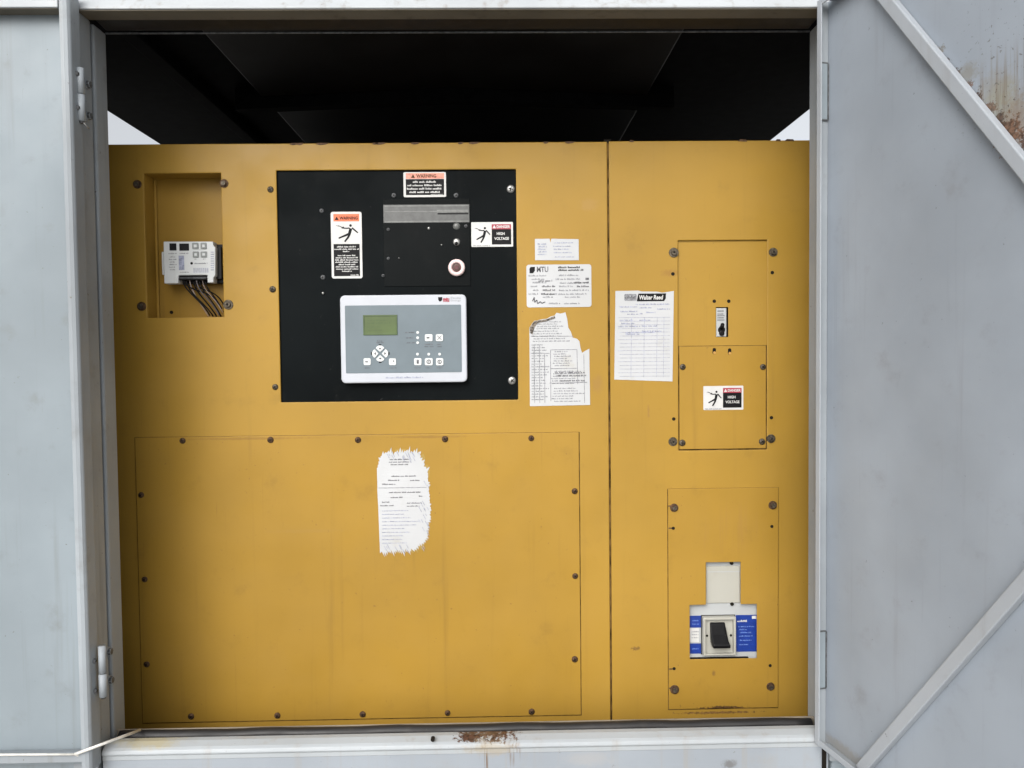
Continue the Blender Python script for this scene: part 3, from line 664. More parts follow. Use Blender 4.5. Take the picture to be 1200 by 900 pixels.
# tall warning sticker
r = rect(388.2, 248.2, 424.3, 326.3, YP); y = YP - .0002
t = sticker_base('warning_sticker', r, y, 'tall warning sticker with orange band and falling figure on black panel', 'sticker', 'warning stickers', .005); ya = y - .0008
q = rect(390.8, 250.8, 421, 259.5, YP); bm = NB(); flat_rect(bm, *q, ya); obj('orange_band', bm, M['orange'], t)
zc = (q[2] + q[3]) / 2; bm = lettering('WARNING', q[0] + .014, q[1] - .003, zc - .001, .0075, ya - .0004, .03); alert(bm, q[0] + .003, zc - .001, .0085, ya - .0004); obj('lettering', bm, M['print_black'], t)
q = rect(391.5, 261, 421, 285, YP); obj('pictogram', shock_man(q, ya), M['print_black'], t)
q = rect(391.3, 286, 421.8, 323.6, YP); bm = NB(); flat_rect(bm, *q, ya); obj('black_field', bm, M['print_black'], t)
bm = NB()
for yy, a, b in ((289.2, 395, 418), (292, 392, 421), (294.6, 402, 410), (299.4, 396, 417), (302, 393.5, 419.5), (304.6, 393, 420), (307.2, 393, 420.5), (310, 397, 417), (312.6, 393.6, 420), (315.2, 394, 420), (317.8, 401, 413), (322.2, 411, 421)):
    w = rect(a, yy - 1, b, yy + 1, YP); words(bm, w[0], w[1], (w[2] + w[3]) / 2, .0032, ya - .0004, 1, 2, 5)
obj('small_print', bm, M['white'], t, kind='stuff')
def danger(r_px, Y, label):
    r = rect(*r_px, Y); t = sticker_base('danger_sticker', r, Y, label, 'sticker', 'high voltage stickers', .002); ya = Y - .0008
    w, h = r[1] - r[0], r[3] - r[2]; X = lambda u: r[0] + u * w; Z = lambda v: r[2] + v * h
    obj('pictogram', shock_man((X(.05), X(.47), Z(.12), Z(.86)), ya), M['print_black'], t)
    bm = NB(); flat_rect(bm, X(.49), X(.955), Z(.09), Z(.91), ya); obj('black_field', bm, M['print_black'], t)
    bm = NB(); flat_rect(bm, X(.49), X(.955), Z(.71), Z(.912), ya - .0003); obj('red_band', bm, M['red'], t)
    bm = lettering('DANGER', X(.61), X(.93), Z(.81), h * .115, ya - .0006, .03); alert(bm, X(.51), Z(.81), h * .13, ya - .0006)
    merge(bm, lettering('HIGH', X(.61), X(.80), Z(.53), h * .115, ya - .0006, .03)); merge(bm, lettering('VOLTAGE', X(.55), X(.90), Z(.33), h * .115, ya - .0006, .03))
    obj('lettering', bm, M['white'], t)
    bm = NB(); words(bm, X(.05), X(.45), Z(.05), h * .05, ya, 1, 2, 4); obj('small_print', bm, M['print_grey'], t, kind='stuff')
danger((552.3, 260.3, 601.2, 289.2), YP - .0002, 'danger high voltage sticker at right edge of the black panel')
danger((824.2, 452.2, 871, 480.3), .0020, 'danger high voltage sticker on the small yellow cover below the toggle')

# ------------------------------------------------------------------ papers and plates on the yellow faces
def sheet(name, pts_px, label, cat, mat='paper', th=.0005, lift=.0):
    Y = -.0003; pts = [pix(a, b, 0) for a, b in pts_px]
    cxx = sum(p[0] for p in pts) / len(pts); t = thing(name, label, cat, (cxx, 0, min(p[1] for p in pts)))
    bm = NB(); prism(bm, pts, Y - th, Y); s = obj('sheet', bm, M[mat], t)
    return t, Y - th - .0004
def lines(t, Y, rows, mat, h, name='small_print', **kw):
    bm = NB()
    for yy, a, b in rows:
        w = rect(a, yy - 1, b, yy + 1, 0); words(bm, w[0], w[1], (w[2] + w[3]) / 2, h, Y, 1, **kw)
    return obj(name, bm, M[mat], t, kind='stuff')
def rule(bm, a, b, c, d, w, Y): thick(bm, pix(a, b, 0), pix(c, d, 0), w, Y)
# small tag
t, y = sheet('paper_tag', [(627, 305), (626.8, 280), (644, 279.8), (645, 284.5), (646.2, 279.8), (678, 280.3), (678.3, 305)], 'small blank-looking white paper tag above the nameplate', 'paper')
lines(t, y, [(286, 630, 641), (289, 631, 642), (292, 630, 640), (295, 631, 641), (298, 630, 641)], 'print_blue', .0034)
lines(t, y, [(284.5, 649, 672), (288.5, 648, 670), (292, 649, 667), (296, 649, 670), (301, 650, 673)], 'print_blue', .0028, name='faint_print')
# nameplate
r = rect(617, 310, 693, 360, 0)
t = sticker_base('nameplate', r, -.0003, 'white printed rating nameplate with rounded corners beside black panel', 'nameplate', None, .006, 'paper'); y = -.0012
bm = NB(); q = rect(620.5, 312.8, 626.8, 320.2, 0); flat(bm, ((q[0], q[2]), (q[1] - .004, q[2]), (q[1], q[2] + .006), (q[1], q[3]), (q[0] + .003, q[3]), (q[0], q[3] - .004)), y); obj('maker_mark', bm, M['print_black'], t)
bm = NB(); q = rect(629, 312.5, 642.5, 319, 0); merge(bm, lettering('MTU', q[0], q[1], (q[2] + q[3]) / 2, (q[3] - q[2]), y, .02)); obj('maker_letters', bm, M['print_dark'], t)
lines(t, y, [(313.2, 654, 681), (316.4, 654, 684)], 'print_black', .0046, 'address_print', wmin=3, wmax=6)
lines(t, y, [(323, 619.5, 640), (327, 623, 638), (331, 624, 641), (335.5, 622, 631), (340, 624.5, 631), (344.5, 619.5, 630.5), (322.5, 655, 678), (327, 651, 680), (331.5, 656, 690), (335.5, 655, 672), (340, 655, 690), (344.5, 640, 688), (348, 636, 648), (348, 662, 680), (355.5, 643, 657), (355.5, 661, 680)], 'print_grey', .0038)
lines(t, y, [(329, 631, 648), (335.5, 635, 652), (340, 636, 651), (344.5, 634, 650), (331, 672, 690), (335.5, 676, 691)], 'print_dark', .0042, 'stamped_figures')
bm = NB(); q = rect(686, 325.5, 690, 328, 0); flat_rect(bm, *q, y)
pts = [(624, 353), (626, 348.5), (626.5, 354.5), (629, 351.5), (630, 356), (633, 353.5), (635, 355.5), (639, 353.8)]
for i, (a, b) in enumerate(zip(pts, pts[1:])): rule(bm, *a, *b, .0012, y - i * .00002)
obj('signature', bm, M['print_dark'], t)
# torn wiring sheet
random.seed(21)
tor = [(621, 476), (620.3, 384), (623, 380), (626, 376), (630, 375.4), (636, 374), (641, 373.5), (645, 371), (650, 369.8), (652, 366.5), (657, 367.5), (662.5, 366), (664.5, 373), (666, 384), (669, 389), (671, 395.5), (676, 397), (679, 400), (680.3, 408), (682, 413.5), (686, 411), (690.5, 408.6), (691.5, 474.5)]
t, y = sheet('torn_paper', tor, 'torn white wiring diagram sheet with ripped upper right corner', 'paper')
rows = [(388 + 2.9 * i, 623 + random.uniform(0, 3), min(676, 662 + i * 2.2) - random.uniform(0, 12)) for i in range(5)] + [(404 + 3.2 * i, 623, 640 + random.uniform(-4, 4)) for i in range(21)] + \
       [(435 + 2.8 * i, 646 + random.uniform(0, 4), 688 - random.uniform(0, 14)) for i in range(6)] + [(455 + 3 * i, 645 + random.uniform(0, 5), 688 - random.uniform(0, 18)) for i in range(6)]
rows += [(377 + 2.6 * i, 628 + random.uniform(0, 4), 661 - random.uniform(0, 8)) for i in range(4)] + [(412 + 2.7 * i, 647 + random.uniform(0, 3), 674 - random.uniform(0, 18)) for i in range(7)]
lines(t, y, rows, 'print_grey', .0030, wmax=3)
bm = NB(); k = 0
for (a, b, c, d) in ((622, 394, 672, 394), (645, 410, 676, 409.5), (645, 410, 645.5, 470), (676, 409.5, 677, 450), (622, 414, 644, 414), (644, 449, 688, 448), (632, 404, 632.5, 472), (626, 404, 626.5, 472), (638, 415, 638.5, 472), (684, 415, 685, 472), (645, 432, 676, 431.5)):
    k += 1; rule(bm, a, b, c, d, .0006, y - .0002 - k * .00002)
obj('ruled_lines', bm, M['print_grey'], t, kind='stuff')
lines(t, y - .0002, [(436.5, 650, 686), (440, 652, 688), (446, 656, 686)], 'print_dark', .0036, 'bold_print', wmax=3)
bm = NB(); flat(bm, [pix(a, b, 0) for a, b in ((620.6, 384), (626, 376.4), (641, 374), (650, 370.3), (650.5, 373), (640, 376.5), (630, 378.5), (626, 384), (624, 392), (621, 390))], y - .0008); obj('burnt_edge', bm, plain('scorched_paper', (.16, .14, .12), .8, 0, .7, 260, .1), t)
# service sheet with the firm's heading
t, y = sheet('service_sheet', [(719.8, 444.8), (721.2, 341), (748, 340.6), (752, 341.6), (770, 341.8), (776, 343), (789.6, 341), (788, 447)], 'white service form with dark heading banner taped right of the seam', 'paper')
bm = NB(); q = rect(731.5, 344.5, 746, 352.5, 0); prism(bm, rrect(*q, .003, 3), y, y + .0002); obj('heading_badge', bm, M['print_grey'], t)
bm = NB(); q = rect(746, 344, 780.5, 353, 0); prism(bm, [(q[0], q[2]), (q[1] - .005, q[2]), (q[1] - .001, q[2] + .006), (q[1], q[3]), (q[0] + .004, q[3])], y, y + .0002); obj('heading_banner', bm, M['print_black'], t)
q = rect(749, 345.8, 777, 351.2, 0); obj('heading_lettering', lettering('Walter Reed', q[0], q[1], (q[2] + q[3]) / 2, q[3] - q[2], y - .0003, .03, .15), M['white'], t)
q = rect(732.5, 346.2, 745, 350.8, 0); bm = NB(); words(bm, q[0], q[1], (q[2] + q[3]) / 2, .006, y - .0003, 1, 3, 6); obj('badge_print', bm, M['print_dark'], t)
lines(t, y, [(356.5, 745, 785), (359.5, 726, 747), (360.5, 749, 764), (365, 727, 747), (368, 735, 748), (367.5, 749, 753), (366, 757, 768), (375, 726, 742), (375, 749, 762), (379, 728, 744), (382.5, 724, 750), (382, 752, 770), (388, 752, 775), (389.5, 733, 768), (391.5, 733, 750), (362, 770, 786)], 'print_blue', .0034)
bm = NB(); k = 0
for i in range(17):
    yy = 372 + 4.3 * i; k += 1; rule(bm, 726 if i % 3 else 724, yy + .3, 785, yy - .2, .00035, y - k * .00001)
for a in (740, 755, 770, 778): k += 1; rule(bm, a, 372, a - .8, 442, .00035, y - k * .00001)
obj('ruled_lines', bm, M['print_blue'], t, kind='stuff')
# shredded label
random.seed(5)
out = []
def rag(p, q, n, amp, dx, dz):
    for i in range(n):
        f = i / n; bx, by = p[0] + (q[0] - p[0]) * f, p[1] + (q[1] - p[1]) * f
        a = amp * random.uniform(.3, 1) if i % 2 else -amp * random.uniform(.0, .5)
        out.append((bx + dx * a + random.uniform(-.4, .4), by + dz * a))
def rag(p, q, n, amp, dx, dz):
    ph = random.uniform(0, 6)
    for i in range(n):
        f = (i + random.uniform(-.3, .3)) / n; bx, by = p[0] + (q[0] - p[0]) * f, p[1] + (q[1] - p[1]) * f
        wv = amp * .35 * math.sin(i * .9 + ph)
        a = amp * random.choice((.15, .3, .5, 1.0, .7, .2)) if i % 2 else -amp * random.uniform(.0, .45)
        out.append((bx + dx * (a + wv * .4), by + dz * (a + wv * .4)))
out.append((445.6, 648)); out.append((444.8, 628)); out.append((444.1, 609)); out.append((443.4, 592)); out.append((442.4, 574)); out.append((442.6, 571)); out.append((441.9, 548))
rag((442.2, 547), (448, 531), 9, 3.0, -.5, -.8)
rag((448, 530), (491, 528), 31, 6.5, .12, -1)
rag((491, 529), (501, 552), 14, 5, .65, -.7)
rag((501, 553), (505, 600), 26, 2.4, .85, -.45)
rag((505, 600), (500, 634), 22, 3.2, .85, .45)
rag((499.5, 634), (484, 645), 14, 5.5, .5, .85)
rag((483, 645), (446.5, 647), 31, 6, .35, .95)
t, y = sheet('shredded_label', out, 'white shredded paper label with frayed edges on the large yellow cover', 'label')
for o in t.children: o.location.y -= .0028
cxp, cyp = 474.0, 587.0
res = []
for i in range(72):
    a = 2 * math.pi * i / 72; k = random.uniform(.90, 1.04)
    res.append((cxp + 30.5 * k * (abs(math.cos(a)) ** .6) * (1 if math.cos(a) > 0 else -1), cyp + 63 * k * (abs(math.sin(a)) ** .7) * (1 if math.sin(a) > 0 else -1)))
bm = NB(); flat(bm, [pix(a, b, 0) for a, b in res], -.00305); obj('glue_residue', bm, M['glue'], t)
lines(t, y - .0028, [(538, 457, 480), (541, 456, 482), (544, 458, 479), (557.5, 459, 488), (562.5, 455, 468), (562.5, 481, 493), (567, 448, 464), (576.5, 456, 494), (582.5, 458, 472), (581, 491, 496), (588, 448, 457), (592, 446, 462), (589, 477, 495), (592.5, 477, 492)], 'print_dark', .0030, wmin=2, wmax=6)
lines(t, y - .0028, [(598 + 4.2 * i, 448, 492 - random.uniform(0, 22)) for i in range(10)], 'print_blue', .0022, 'faint_print')
bm = NB(); rule(bm, 444, 571.5, 500, 570.8, .0006, y - .003); obj('ruled_lines', bm, M['print_grey'], t, kind='stuff')
bm = NB()
for i in range(46):
    a, b = random.choice(((random.uniform(448, 496), random.uniform(636, 644)), (random.uniform(450, 494), random.uniform(528, 536)), (random.uniform(490, 501), random.uniform(560, 632))))
    l = random.uniform(3, 8); rule(bm, a, b, a + l * .45, b + l * .8, .0005, y - .0032 - i * .00001)
obj('scratches', bm, M['print_blue'], t, kind='stuff')

# ------------------------------------------------------------------ relay module in the niche
YM = .008
t = thing('relay_module', 'white electronic relay module with four grey keys mounted in the yellow niche', 'module', wpt(222, 333, .05))
pts = [(191.5, 283), (249.5, 283), (250, 288), (252.2, 290), (252.2, 323), (250, 325), (250, 331.2), (243.2, 331.2), (242.8, 322.2), (209, 322.6), (208.6, 332), (192.3, 332.2)]
bm = NB(); prism(bm, [pix(a, b, YM) for a, b in pts], YM, YM + .026); obj('housing', bm, M['module'], t, .0015)
bm = NB(); prism(bm, [pix(a, b, YM + .004) for a, b in ((189.2, 295), (191.8, 295), (191.8, 322), (190, 322))], YM + .004, YM + .02); obj('mounting_ear', bm, M['module'], t, .001)
q = rect(194, 286, 262.5, 332, YM + .02); bm = NB(); box(bm, q[0], q[1] - .002, YM + .0265, D - .0005, q[2], q[3]); obj('base', bm, M['black'], t, .002)
q = rect(252.8, 289.5, 259.5, 327, YM + .015); bm = NB(); box(bm, q[0], q[1], YM + .014, YM + .026, q[2], q[3]); obj('side_connector', bm, M['black'], t, .001)
q = rect(209, 322.8, 243, 328, YM + .004); bm = NB(); box(bm, q[0], q[1], YM + .004, YM + .026, q[2], q[3]); tb = obj('terminal_strip', bm, M['black'], t, .001)
bm = NB(); q = rect(210, 325.2, 242, 326.2, YM + .003); box(bm, q[0], q[1], YM + .0028, YM + .005, q[2], q[3]); obj('terminal_ridge', bm, M['grey_bolt'], tb)
for a in ((198.7, 285.2, 206.8, 293.6), (210.3, 285.4, 221.6, 293.8)):
    q = rect(*a, YM); bm = NB(); plate(bm, *q, [], YM - .0006, YM + .001); obj('display_window', bm, M['black'], t)
for a in ((225.3, 284.6, 233, 292), (235.2, 284.6, 242.4, 292), (226, 294.7, 233.2, 302), (235.4, 294.7, 242.8, 301.8)):
    q = rect(*a, YM); bm = NB(); prism(bm, rrect(*q, .002, 3), YM - .0018, YM + .001); k_ = obj('key', bm, M['module_key'], t, .0006)
    i = grow(q, -.0042); bm = NB(); flat_rect(bm, *i, YM - .0021); obj('key_symbol', bm, M['module'], k_)
bm = NB()
for yy, a, b in ((297, 197.5, 208), (297, 210.5, 222), (301, 199, 206), (304, 198, 207.5), (307, 199, 206), (310, 198.5, 207.5), (313, 198, 205), (316, 199, 206), (319, 211, 222), (303.5, 228, 231), (303.5, 238, 241)):
    w = rect(a, yy - 1, b, yy + 1, YM); words(bm, w[0], w[1], (w[2] + w[3]) / 2, .0026, YM - .0004)
w = rect(228, 307.5, 243.5, 309.5, YM); words(bm, w[0], w[1], (w[2] + w[3]) / 2, .0034, YM - .0004, 1, 6, 9)
obj('small_print', bm, M['print_grey'], t, kind='stuff')
bm = NB(); x, z = pix(224.6, 308.6, YM); disc(bm, x, z, .0032, YM - .0005, YM + .0005, 8); obj('logo', bm, M['print_black'], t)
q = rect(209.5, 299.5, 216, 316.5, YM); bm = NB(); flat_rect(bm, *q, YM - .0003); obj('print_block', bm, M['print_blue'], t)
bm = NB()
for i in range(9):
    w = rect(247, 295 + 2.6 * i, 250.8, 296 + 2.6 * i, YM); flat_rect(bm, *w, YM - .0004)
for i in range(8):
    w = rect(227 + 2.3 * i, 314, 228 + 2.3 * i, 319.5, YM); flat_rect(bm, *w, YM - .0004)
obj('tick_marks', bm, M['print_blue'], t, kind='stuff')
random.seed(3)
for i, (a, e, m, rr) in enumerate((((214, 327), (246, 370), 'wire_black', .0028), ((218, 327), (250, 371), 'wire_black', .0026), ((222, 327), (244.5, 371), 'wire_pale', .0019), ((226, 327), (254, 371), 'wire_black', .0028),
                                   ((230, 327), (257, 370), 'wire_grey', .0022), ((233, 327), (259, 371), 'wire_black', .0028), ((237, 327), (261, 366), 'wire_pale', .0014), ((240, 327), (260, 362), 'wire_black', .0026), ((216, 328), (258, 360), 'wire_black', .0028), ((228, 328), (262, 357), 'wire_black', .0024))):
    y0 = YM + .008 + .0015 * (i % 4); y1 = .020 + .003 * (i % 5)
    p0 = Vector(wpt(*a, y0)); p3 = Vector(wpt(*e, y1)); p3.x = min(p3.x, nx1 - .002); p3.z = max(p3.z, nz0 + .001)
    p1 = p0 + Vector((.004, -.004, -.028 - random.uniform(0, .012))); p2 = p3 + Vector((-.012 - random.uniform(0, .01), -.006, .035 + random.uniform(0, .012)))
    bm = NB(); tube(bm, bez(p0, p1, p2, p3), rr * .62, 6); obj('wire', bm, M[m], t)

# ------------------------------------------------------------------ small toggle breaker in the slot
YT = .0075
t = thing('toggle_breaker', 'small grey toggle breaker showing through a narrow slot in the yellow cabinet', 'breaker', wpt(846, 394, YT))
bm = NB(); box(bm, tg[0] + .001, tg[1] - .004, YT, .05, tg[2] + .001, tg[3] - .002); obj('body', bm, M['breaker_white'], t, .001)
bm = NB(); box(bm, tg[0] - .004, tg[1] + .004, .02, .06, tg[2] - .004, tg[3] + .004); obj('housing', bm, M['black'], t)
bm = NB()
for yy in (364.5, 368, 370, 372.5, 375):
    w = rect(840.5, yy - .5, 850, yy + .5, YT); flat_rect(bm, w[0], w[1] - random.uniform(0, .005), w[2], w[3], YT - .0004)
obj('scale_print', bm, M['print_dark'], t, kind='stuff')
x, z = pix(845.5, 386.5, YT)
bm = NB(); disc(bm, x, z, .0085, YT - .002, YT + .004, 14); obj('pivot', bm, M['black'], t, .001)
bm = NB(); tube(bm, [(x, YT - .001, z + .004), (x - .001, YT - .012, z + .012)], .0048, 8); obj('lever', bm, M['black'], t)
x2, z2 = pix(845.5, 390.5, YT); bm = NB(); disc(bm, x2, z2, .0062, YT - .005, YT + .003, 12); obj('lever_tip', bm, M['black'], t, .0015)

# ------------------------------------------------------------------ large circuit breaker behind the stepped cut-out
YK2 = .012
t = thing('circuit_breaker', 'white circuit breaker with blue labels and black rocker in the lower cover', 'breaker', wpt(847, 772, .02))
a, b = grow(cut1, .03), grow(cut2, .03)
bm = NB(); plate(bm, b[0], b[1], b[2], a[3], [], YK2, YK2 + .08); obj('body', bm, M['breaker_white'], t)
q = rect(826, 663, 869, 706.5, YK2); bm = NB(); box(bm, q[0] + .002, q[1] - .004, YK2 - .003, YK2 + .002, q[2], q[3]); fc = obj('front_cap', bm, M['cream'], t, .002)
bm = NB(); q = rect(828, 669.5, 867, 670.5, YK2 - .003); box(bm, q[0], q[1], YK2 - .0034, YK2, q[2], q[3]); obj('cap_ridge', bm, M['breaker_white'], fc)
for p in ((857.5, 707.5), (857, 659.5)): x, z = pix(*p, YK2); bm = NB(); disc(bm, x, z, .0045, YK2 - .0036, YK2 + .001, 10); obj('screw_hole', bm, M['dark_gap'], t)
for (c, mt, nm) in (((800, 721.5, 823.4, 735.5), 'blue', 'blue_label'), ((800, 736, 819, 752.5), 'white', 'white_label'), ((800, 754, 823.4, 766), 'blue', 'blue_label'), ((862, 720.5, 892, 763.5), 'blue', 'blue_label')):
    q = rect(*c, YK2); bm = NB(); plate(bm, *q, [], YK2 - .0005, YK2 + .001); obj(nm, bm, M[mt], t)
q = rect(864, 726, 876, 729, YK2); bm = lettering('POWER', q[0], q[1] - .004, (q[2] + q[3]) / 2, .0045, YK2 - .0009) if False else NB(); words(bm, q[0], q[1], (q[2] + q[3]) / 2, .005, YK2 - .0009, 1, 4, 6)
q = rect(881, 721.5, 886, 725, YK2); flat_rect(bm, *q, YK2 - .0009); q = rect(810, 740, 815, 742, YK2); obj('label_lettering', bm, M['white'], t, kind='stuff')
bm = NB()
for yy, c, d in ((734, 865, 884), (737.5, 866, 876), (741, 867, 880), (745, 866, 882), (750, 867, 881), (755, 866, 878), (727, 811, 819), (731, 811, 820), (760, 811, 819)):
    w = rect(c, yy - 1, d, yy + 1, YK2); words(bm, w[0], w[1], (w[2] + w[3]) / 2, .0032, YK2 - .0009)
obj('label_print', bm, M['pale_blue'], t, kind='stuff')
bm = NB()
for yy in (740, 743.5, 747): w = rect(810.5, yy - 1, 819, yy + 1, YK2); words(bm, w[0], w[1], (w[2] + w[3]) / 2, .003, YK2 - .0009)
obj('label_print', bm, M['print_grey'], t, kind='stuff')
q = rect(824, 723.5, 862.5, 768, YK2 - .014); wq = grow(q, -.006)
wq = (wq[0], wq[1], wq[2] - .002, wq[3] - .0)
bm = NB(); plate(bm, *q, [wq], YK2 - .016, YK2 + .002); obj('bezel', bm, M['cream'], t, .0015)
bm = NB(); plate(bm, *grow(wq, .001), [], YK2 - .006, YK2 - .003); wl_ = obj('rocker_well', bm, M['cream'], t)
bm = NB(); plate(bm, *grow(q, .0016), [], YK2 - .0012, YK2 - .0006); obj('bezel_shadow_gap', bm, M['dark_gap'], t)
for p in ((828.5, 745), (856.5, 744.5)): x, z = pix(*p, YK2 - .006); bm = NB(); disc(bm, x, z, .003, YK2 - .0066, YK2 - .005, 8); obj('well_screw', bm, M['dark_gap'], wl_)
h0 = rect(833.5, 731, 851, 746, YK2 - .02)
bm = NB(); prism(bm, [(YK2 - .006, h0[3]), (YK2 - .012, h0[3] - .002), (YK2 - .018, h0[2] + .004), (YK2 - .036, h0[2] - .016), (YK2 - .034, h0[2] - .024), (YK2 - .022, h0[2] - .024), (YK2 - .006, h0[2] - .018)], h0[0], h0[1], axis='X')
for v in bm.verts:
    if v.co.z < h0[2] - .010: v.co.x += .001 if v.co.x < (h0[0] + h0[1]) / 2 else .007
rk = obj('rocker', bm, M['black'], t, .0025)
bm = NB(); prism(bm, [(YK2 - .0188, h0[2] + .003), (YK2 - .0203, h0[2] + .0005), (YK2 - .0185, h0[2] + .0005)], h0[0] + .002, h0[1] - .001, axis='X'); obj('rocker_ridge', bm, M['grey_bolt'], rk)
q = rect(808.5, 769.5, 876, 772, YK2); bm = NB(); box(bm, q[0], q[1], .0045, YK2 - .001, q[2], q[3]); obj('lower_gap', bm, M['dark_gap'], t)

# ------------------------------------------------------------------ left door, folded back flat against the wall
DZ0, DZ1 = pix(60, 894, YF)[1], HZ + .03
HXL = pix(108, 450, YF - .012)[0]
ld = thing('enclosure_door', 'light grey steel door folded flat back, left of the opening', 'door', (HXL, YF, DZ0), 'enclosure doors')
W_ = .74; dl = HXL - W_
YD = YF - .042                                    # lip plane, nearest the camera
lipL = pix(81.5, 450, YD)[0]; lipR = pix(93, 450, YD)[0] 
bm = NB(); box(bm, dl, lipR - .003, YF - .010, YF - .006, DZ0 + .002, DZ1 - .002); obj('panel', bm, M['grey'], ld)
def chan(bm, x0, x1, y0, y1, z0, z1): box(bm, x0, x1, y0, y1, z0, z1)
bm = NB(); prism(bm, [(lipL, YD + .001), (lipL + .008, YD), (lipR - .004, YD + .002), (lipR, YD + .007), (lipR + .001, YF - .004), (lipR - .004, YF - .004), (lipL, YF - .012)][::-1], 0, 1)
for v in bm.verts:                                # swept up the hinge edge: swap axes
    v.co = Vector((v.co.x, v.co.z, DZ0 if v.co.y < .5 else DZ1))
bmesh.ops.recalc_face_normals(bm, faces=bm.faces[:])
obj('hinge_channel', bm, M['grey_frame'], ld, .002)
zt = pix(30, 8.5, YD)[1]
bm = NB(); prism(bm, [(YD, zt), (YF - .011, zt), (YF - .011, DZ1 + .004), (YD + .014, DZ1 + .004), (YD, zt + .012)], dl, lipL - .001, axis='X'); o = obj('top_rail', bm, M['sill'], ld, .0015)
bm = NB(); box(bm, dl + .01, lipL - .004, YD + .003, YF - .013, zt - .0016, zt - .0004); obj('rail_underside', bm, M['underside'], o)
zb = pix(40, 884, YD)[1]
bm = NB(); prism(bm, [(YD, zb - .018), (YF - .012, zb - .018), (YF - .012, zb - .006), (YD + .006, zb), (YD, zb - .001)], dl, lipL + .010, axis='X'); obj('bottom_rail', bm, M['grey_frame'], ld, .0015)
bm = NB(); box(bm, dl, dl + .03, YD, YF - .012, DZ0 + .004, DZ1 - .004); obj('free_edge_channel', bm, M['grey_frame'], ld, .002)
def hinge(parent, top, mid, bot, Y, side, bolts_frame, bolts_door, par_frame):
    """lift-off hinge: two barrels on one pin with its leaves"""
    x0, z0 = pix(*top, Y); x1, z1 = pix(*bot, Y); xm, zm = pix(*mid, Y); x = xm
    bm = NB(); tube(bm, [(x, Y, z0), (x, Y, zm + .0012)], .0075, 12); h = obj('hinge', bm, M['grey_frame'], parent)
    bm = NB(); tube(bm, [(x, Y, zm - .0012), (x, Y, z1)], .0080, 12); obj('hinge_barrel', bm, M['grey_frame'], h)
    bm = NB(); tube(bm, [(x, Y, z0 - .01), (x, Y, z1 - .004)], .0045, 8); obj('hinge_pin', bm, M['grey_bolt'], h)
    bm = NB(); box(bm, x - .002, x + .003, Y + .004, Y + .010, z1, z0); obj('hinge_leaf', bm, M['grey_frame'], h, .001)
    return h
YH = YF - .0125
for (tp_, md, bt, fb, db) in (((93.5, 80), (94.5, 110.5), (96, 142), ((101, 99), (102, 136)), ((85.5, 86), (86.5, 126))), ((119.5, 757), (120.5, 789), (121.5, 816), ((126, 763.5), (127.5, 797)), ((112, 775), (113.5, 810)))):
    h = hinge(ld, tp_, md, bt, YH, -1, fb, db, enc)
    for p in fb:
        lo, hi = YF, YB                               # where the line of sight meets the left reveal
        for _ in range(40):
            md_ = (lo + hi) / 2
            if pix(*p, md_)[0] < LX: hi = md_
            else: lo = md_
        inst('hinge_bolt', BOLTG, h, (LX + .001, max(YF + .012, lo), pix(*p, lo)[1]), (0, 0, R_(90)))
    for p in db:
        inst('hinge_screw', SCREWB, h, (lipR + .001, YD + .022, pix(p[0], p[1], YD + .02)[1]), (0, 0, R_(90)))
p = Vector(wpt(97.5, 143, YH)); q = Vector(wpt(105, 151, YH + .01)); bm = NB(); tube(bm, [p, (p + q) / 2 + Vector((0, -.003, 0)), q], .0016, 6); obj('cotter_pin', bm, M['steel'], ld)
# ------------------------------------------------------------------ thin rod lying across the lower left corner
p0 = Vector(wpt(-30, 884.5, YD - .004)); p1 = Vector(wpt(88, 884, YD - .004)); p2 = Vector(wpt(164, 855.5, YF + .045)); pm = Vector(wpt(124, 870.5, YD - .004))
st = thing('door_stay', 'thin white rod lying across the lower left corner of the opening', 'rod', p1)
bm = NB(); tube(bm, [p1, (p1 + pm) / 2, pm, (pm + p2) / 2, p2], .0030, 8); obj('rod', bm, M['rod'], st)
bm = NB(); tube(bm, [p0, p1], .0022, 8); obj('rod_tail', bm, M['rod'], st)
bm = NB(); tube(bm, [p1 + Vector((0, .002, 0)), p1 + Vector((.006, .012, -.012))], .0028, 8); obj('rod_hook', bm, M['rod'], st)

# ------------------------------------------------------------------ right door, swung out towards the viewer
ALPHA = 78
hx = pix(968.5, 450, YF - .004)[0]
rz0, rz1 = pix(958, 868, YF)[1], pix(963, 4, YF)[1]
rd = thing('enclosure_door', 'light grey steel door swung outward, right of the opening, with diagonal braces', 'door', (hx, YF - .004, 0), 'enclosure doors', local=True, rotz=R_(-ALPHA))
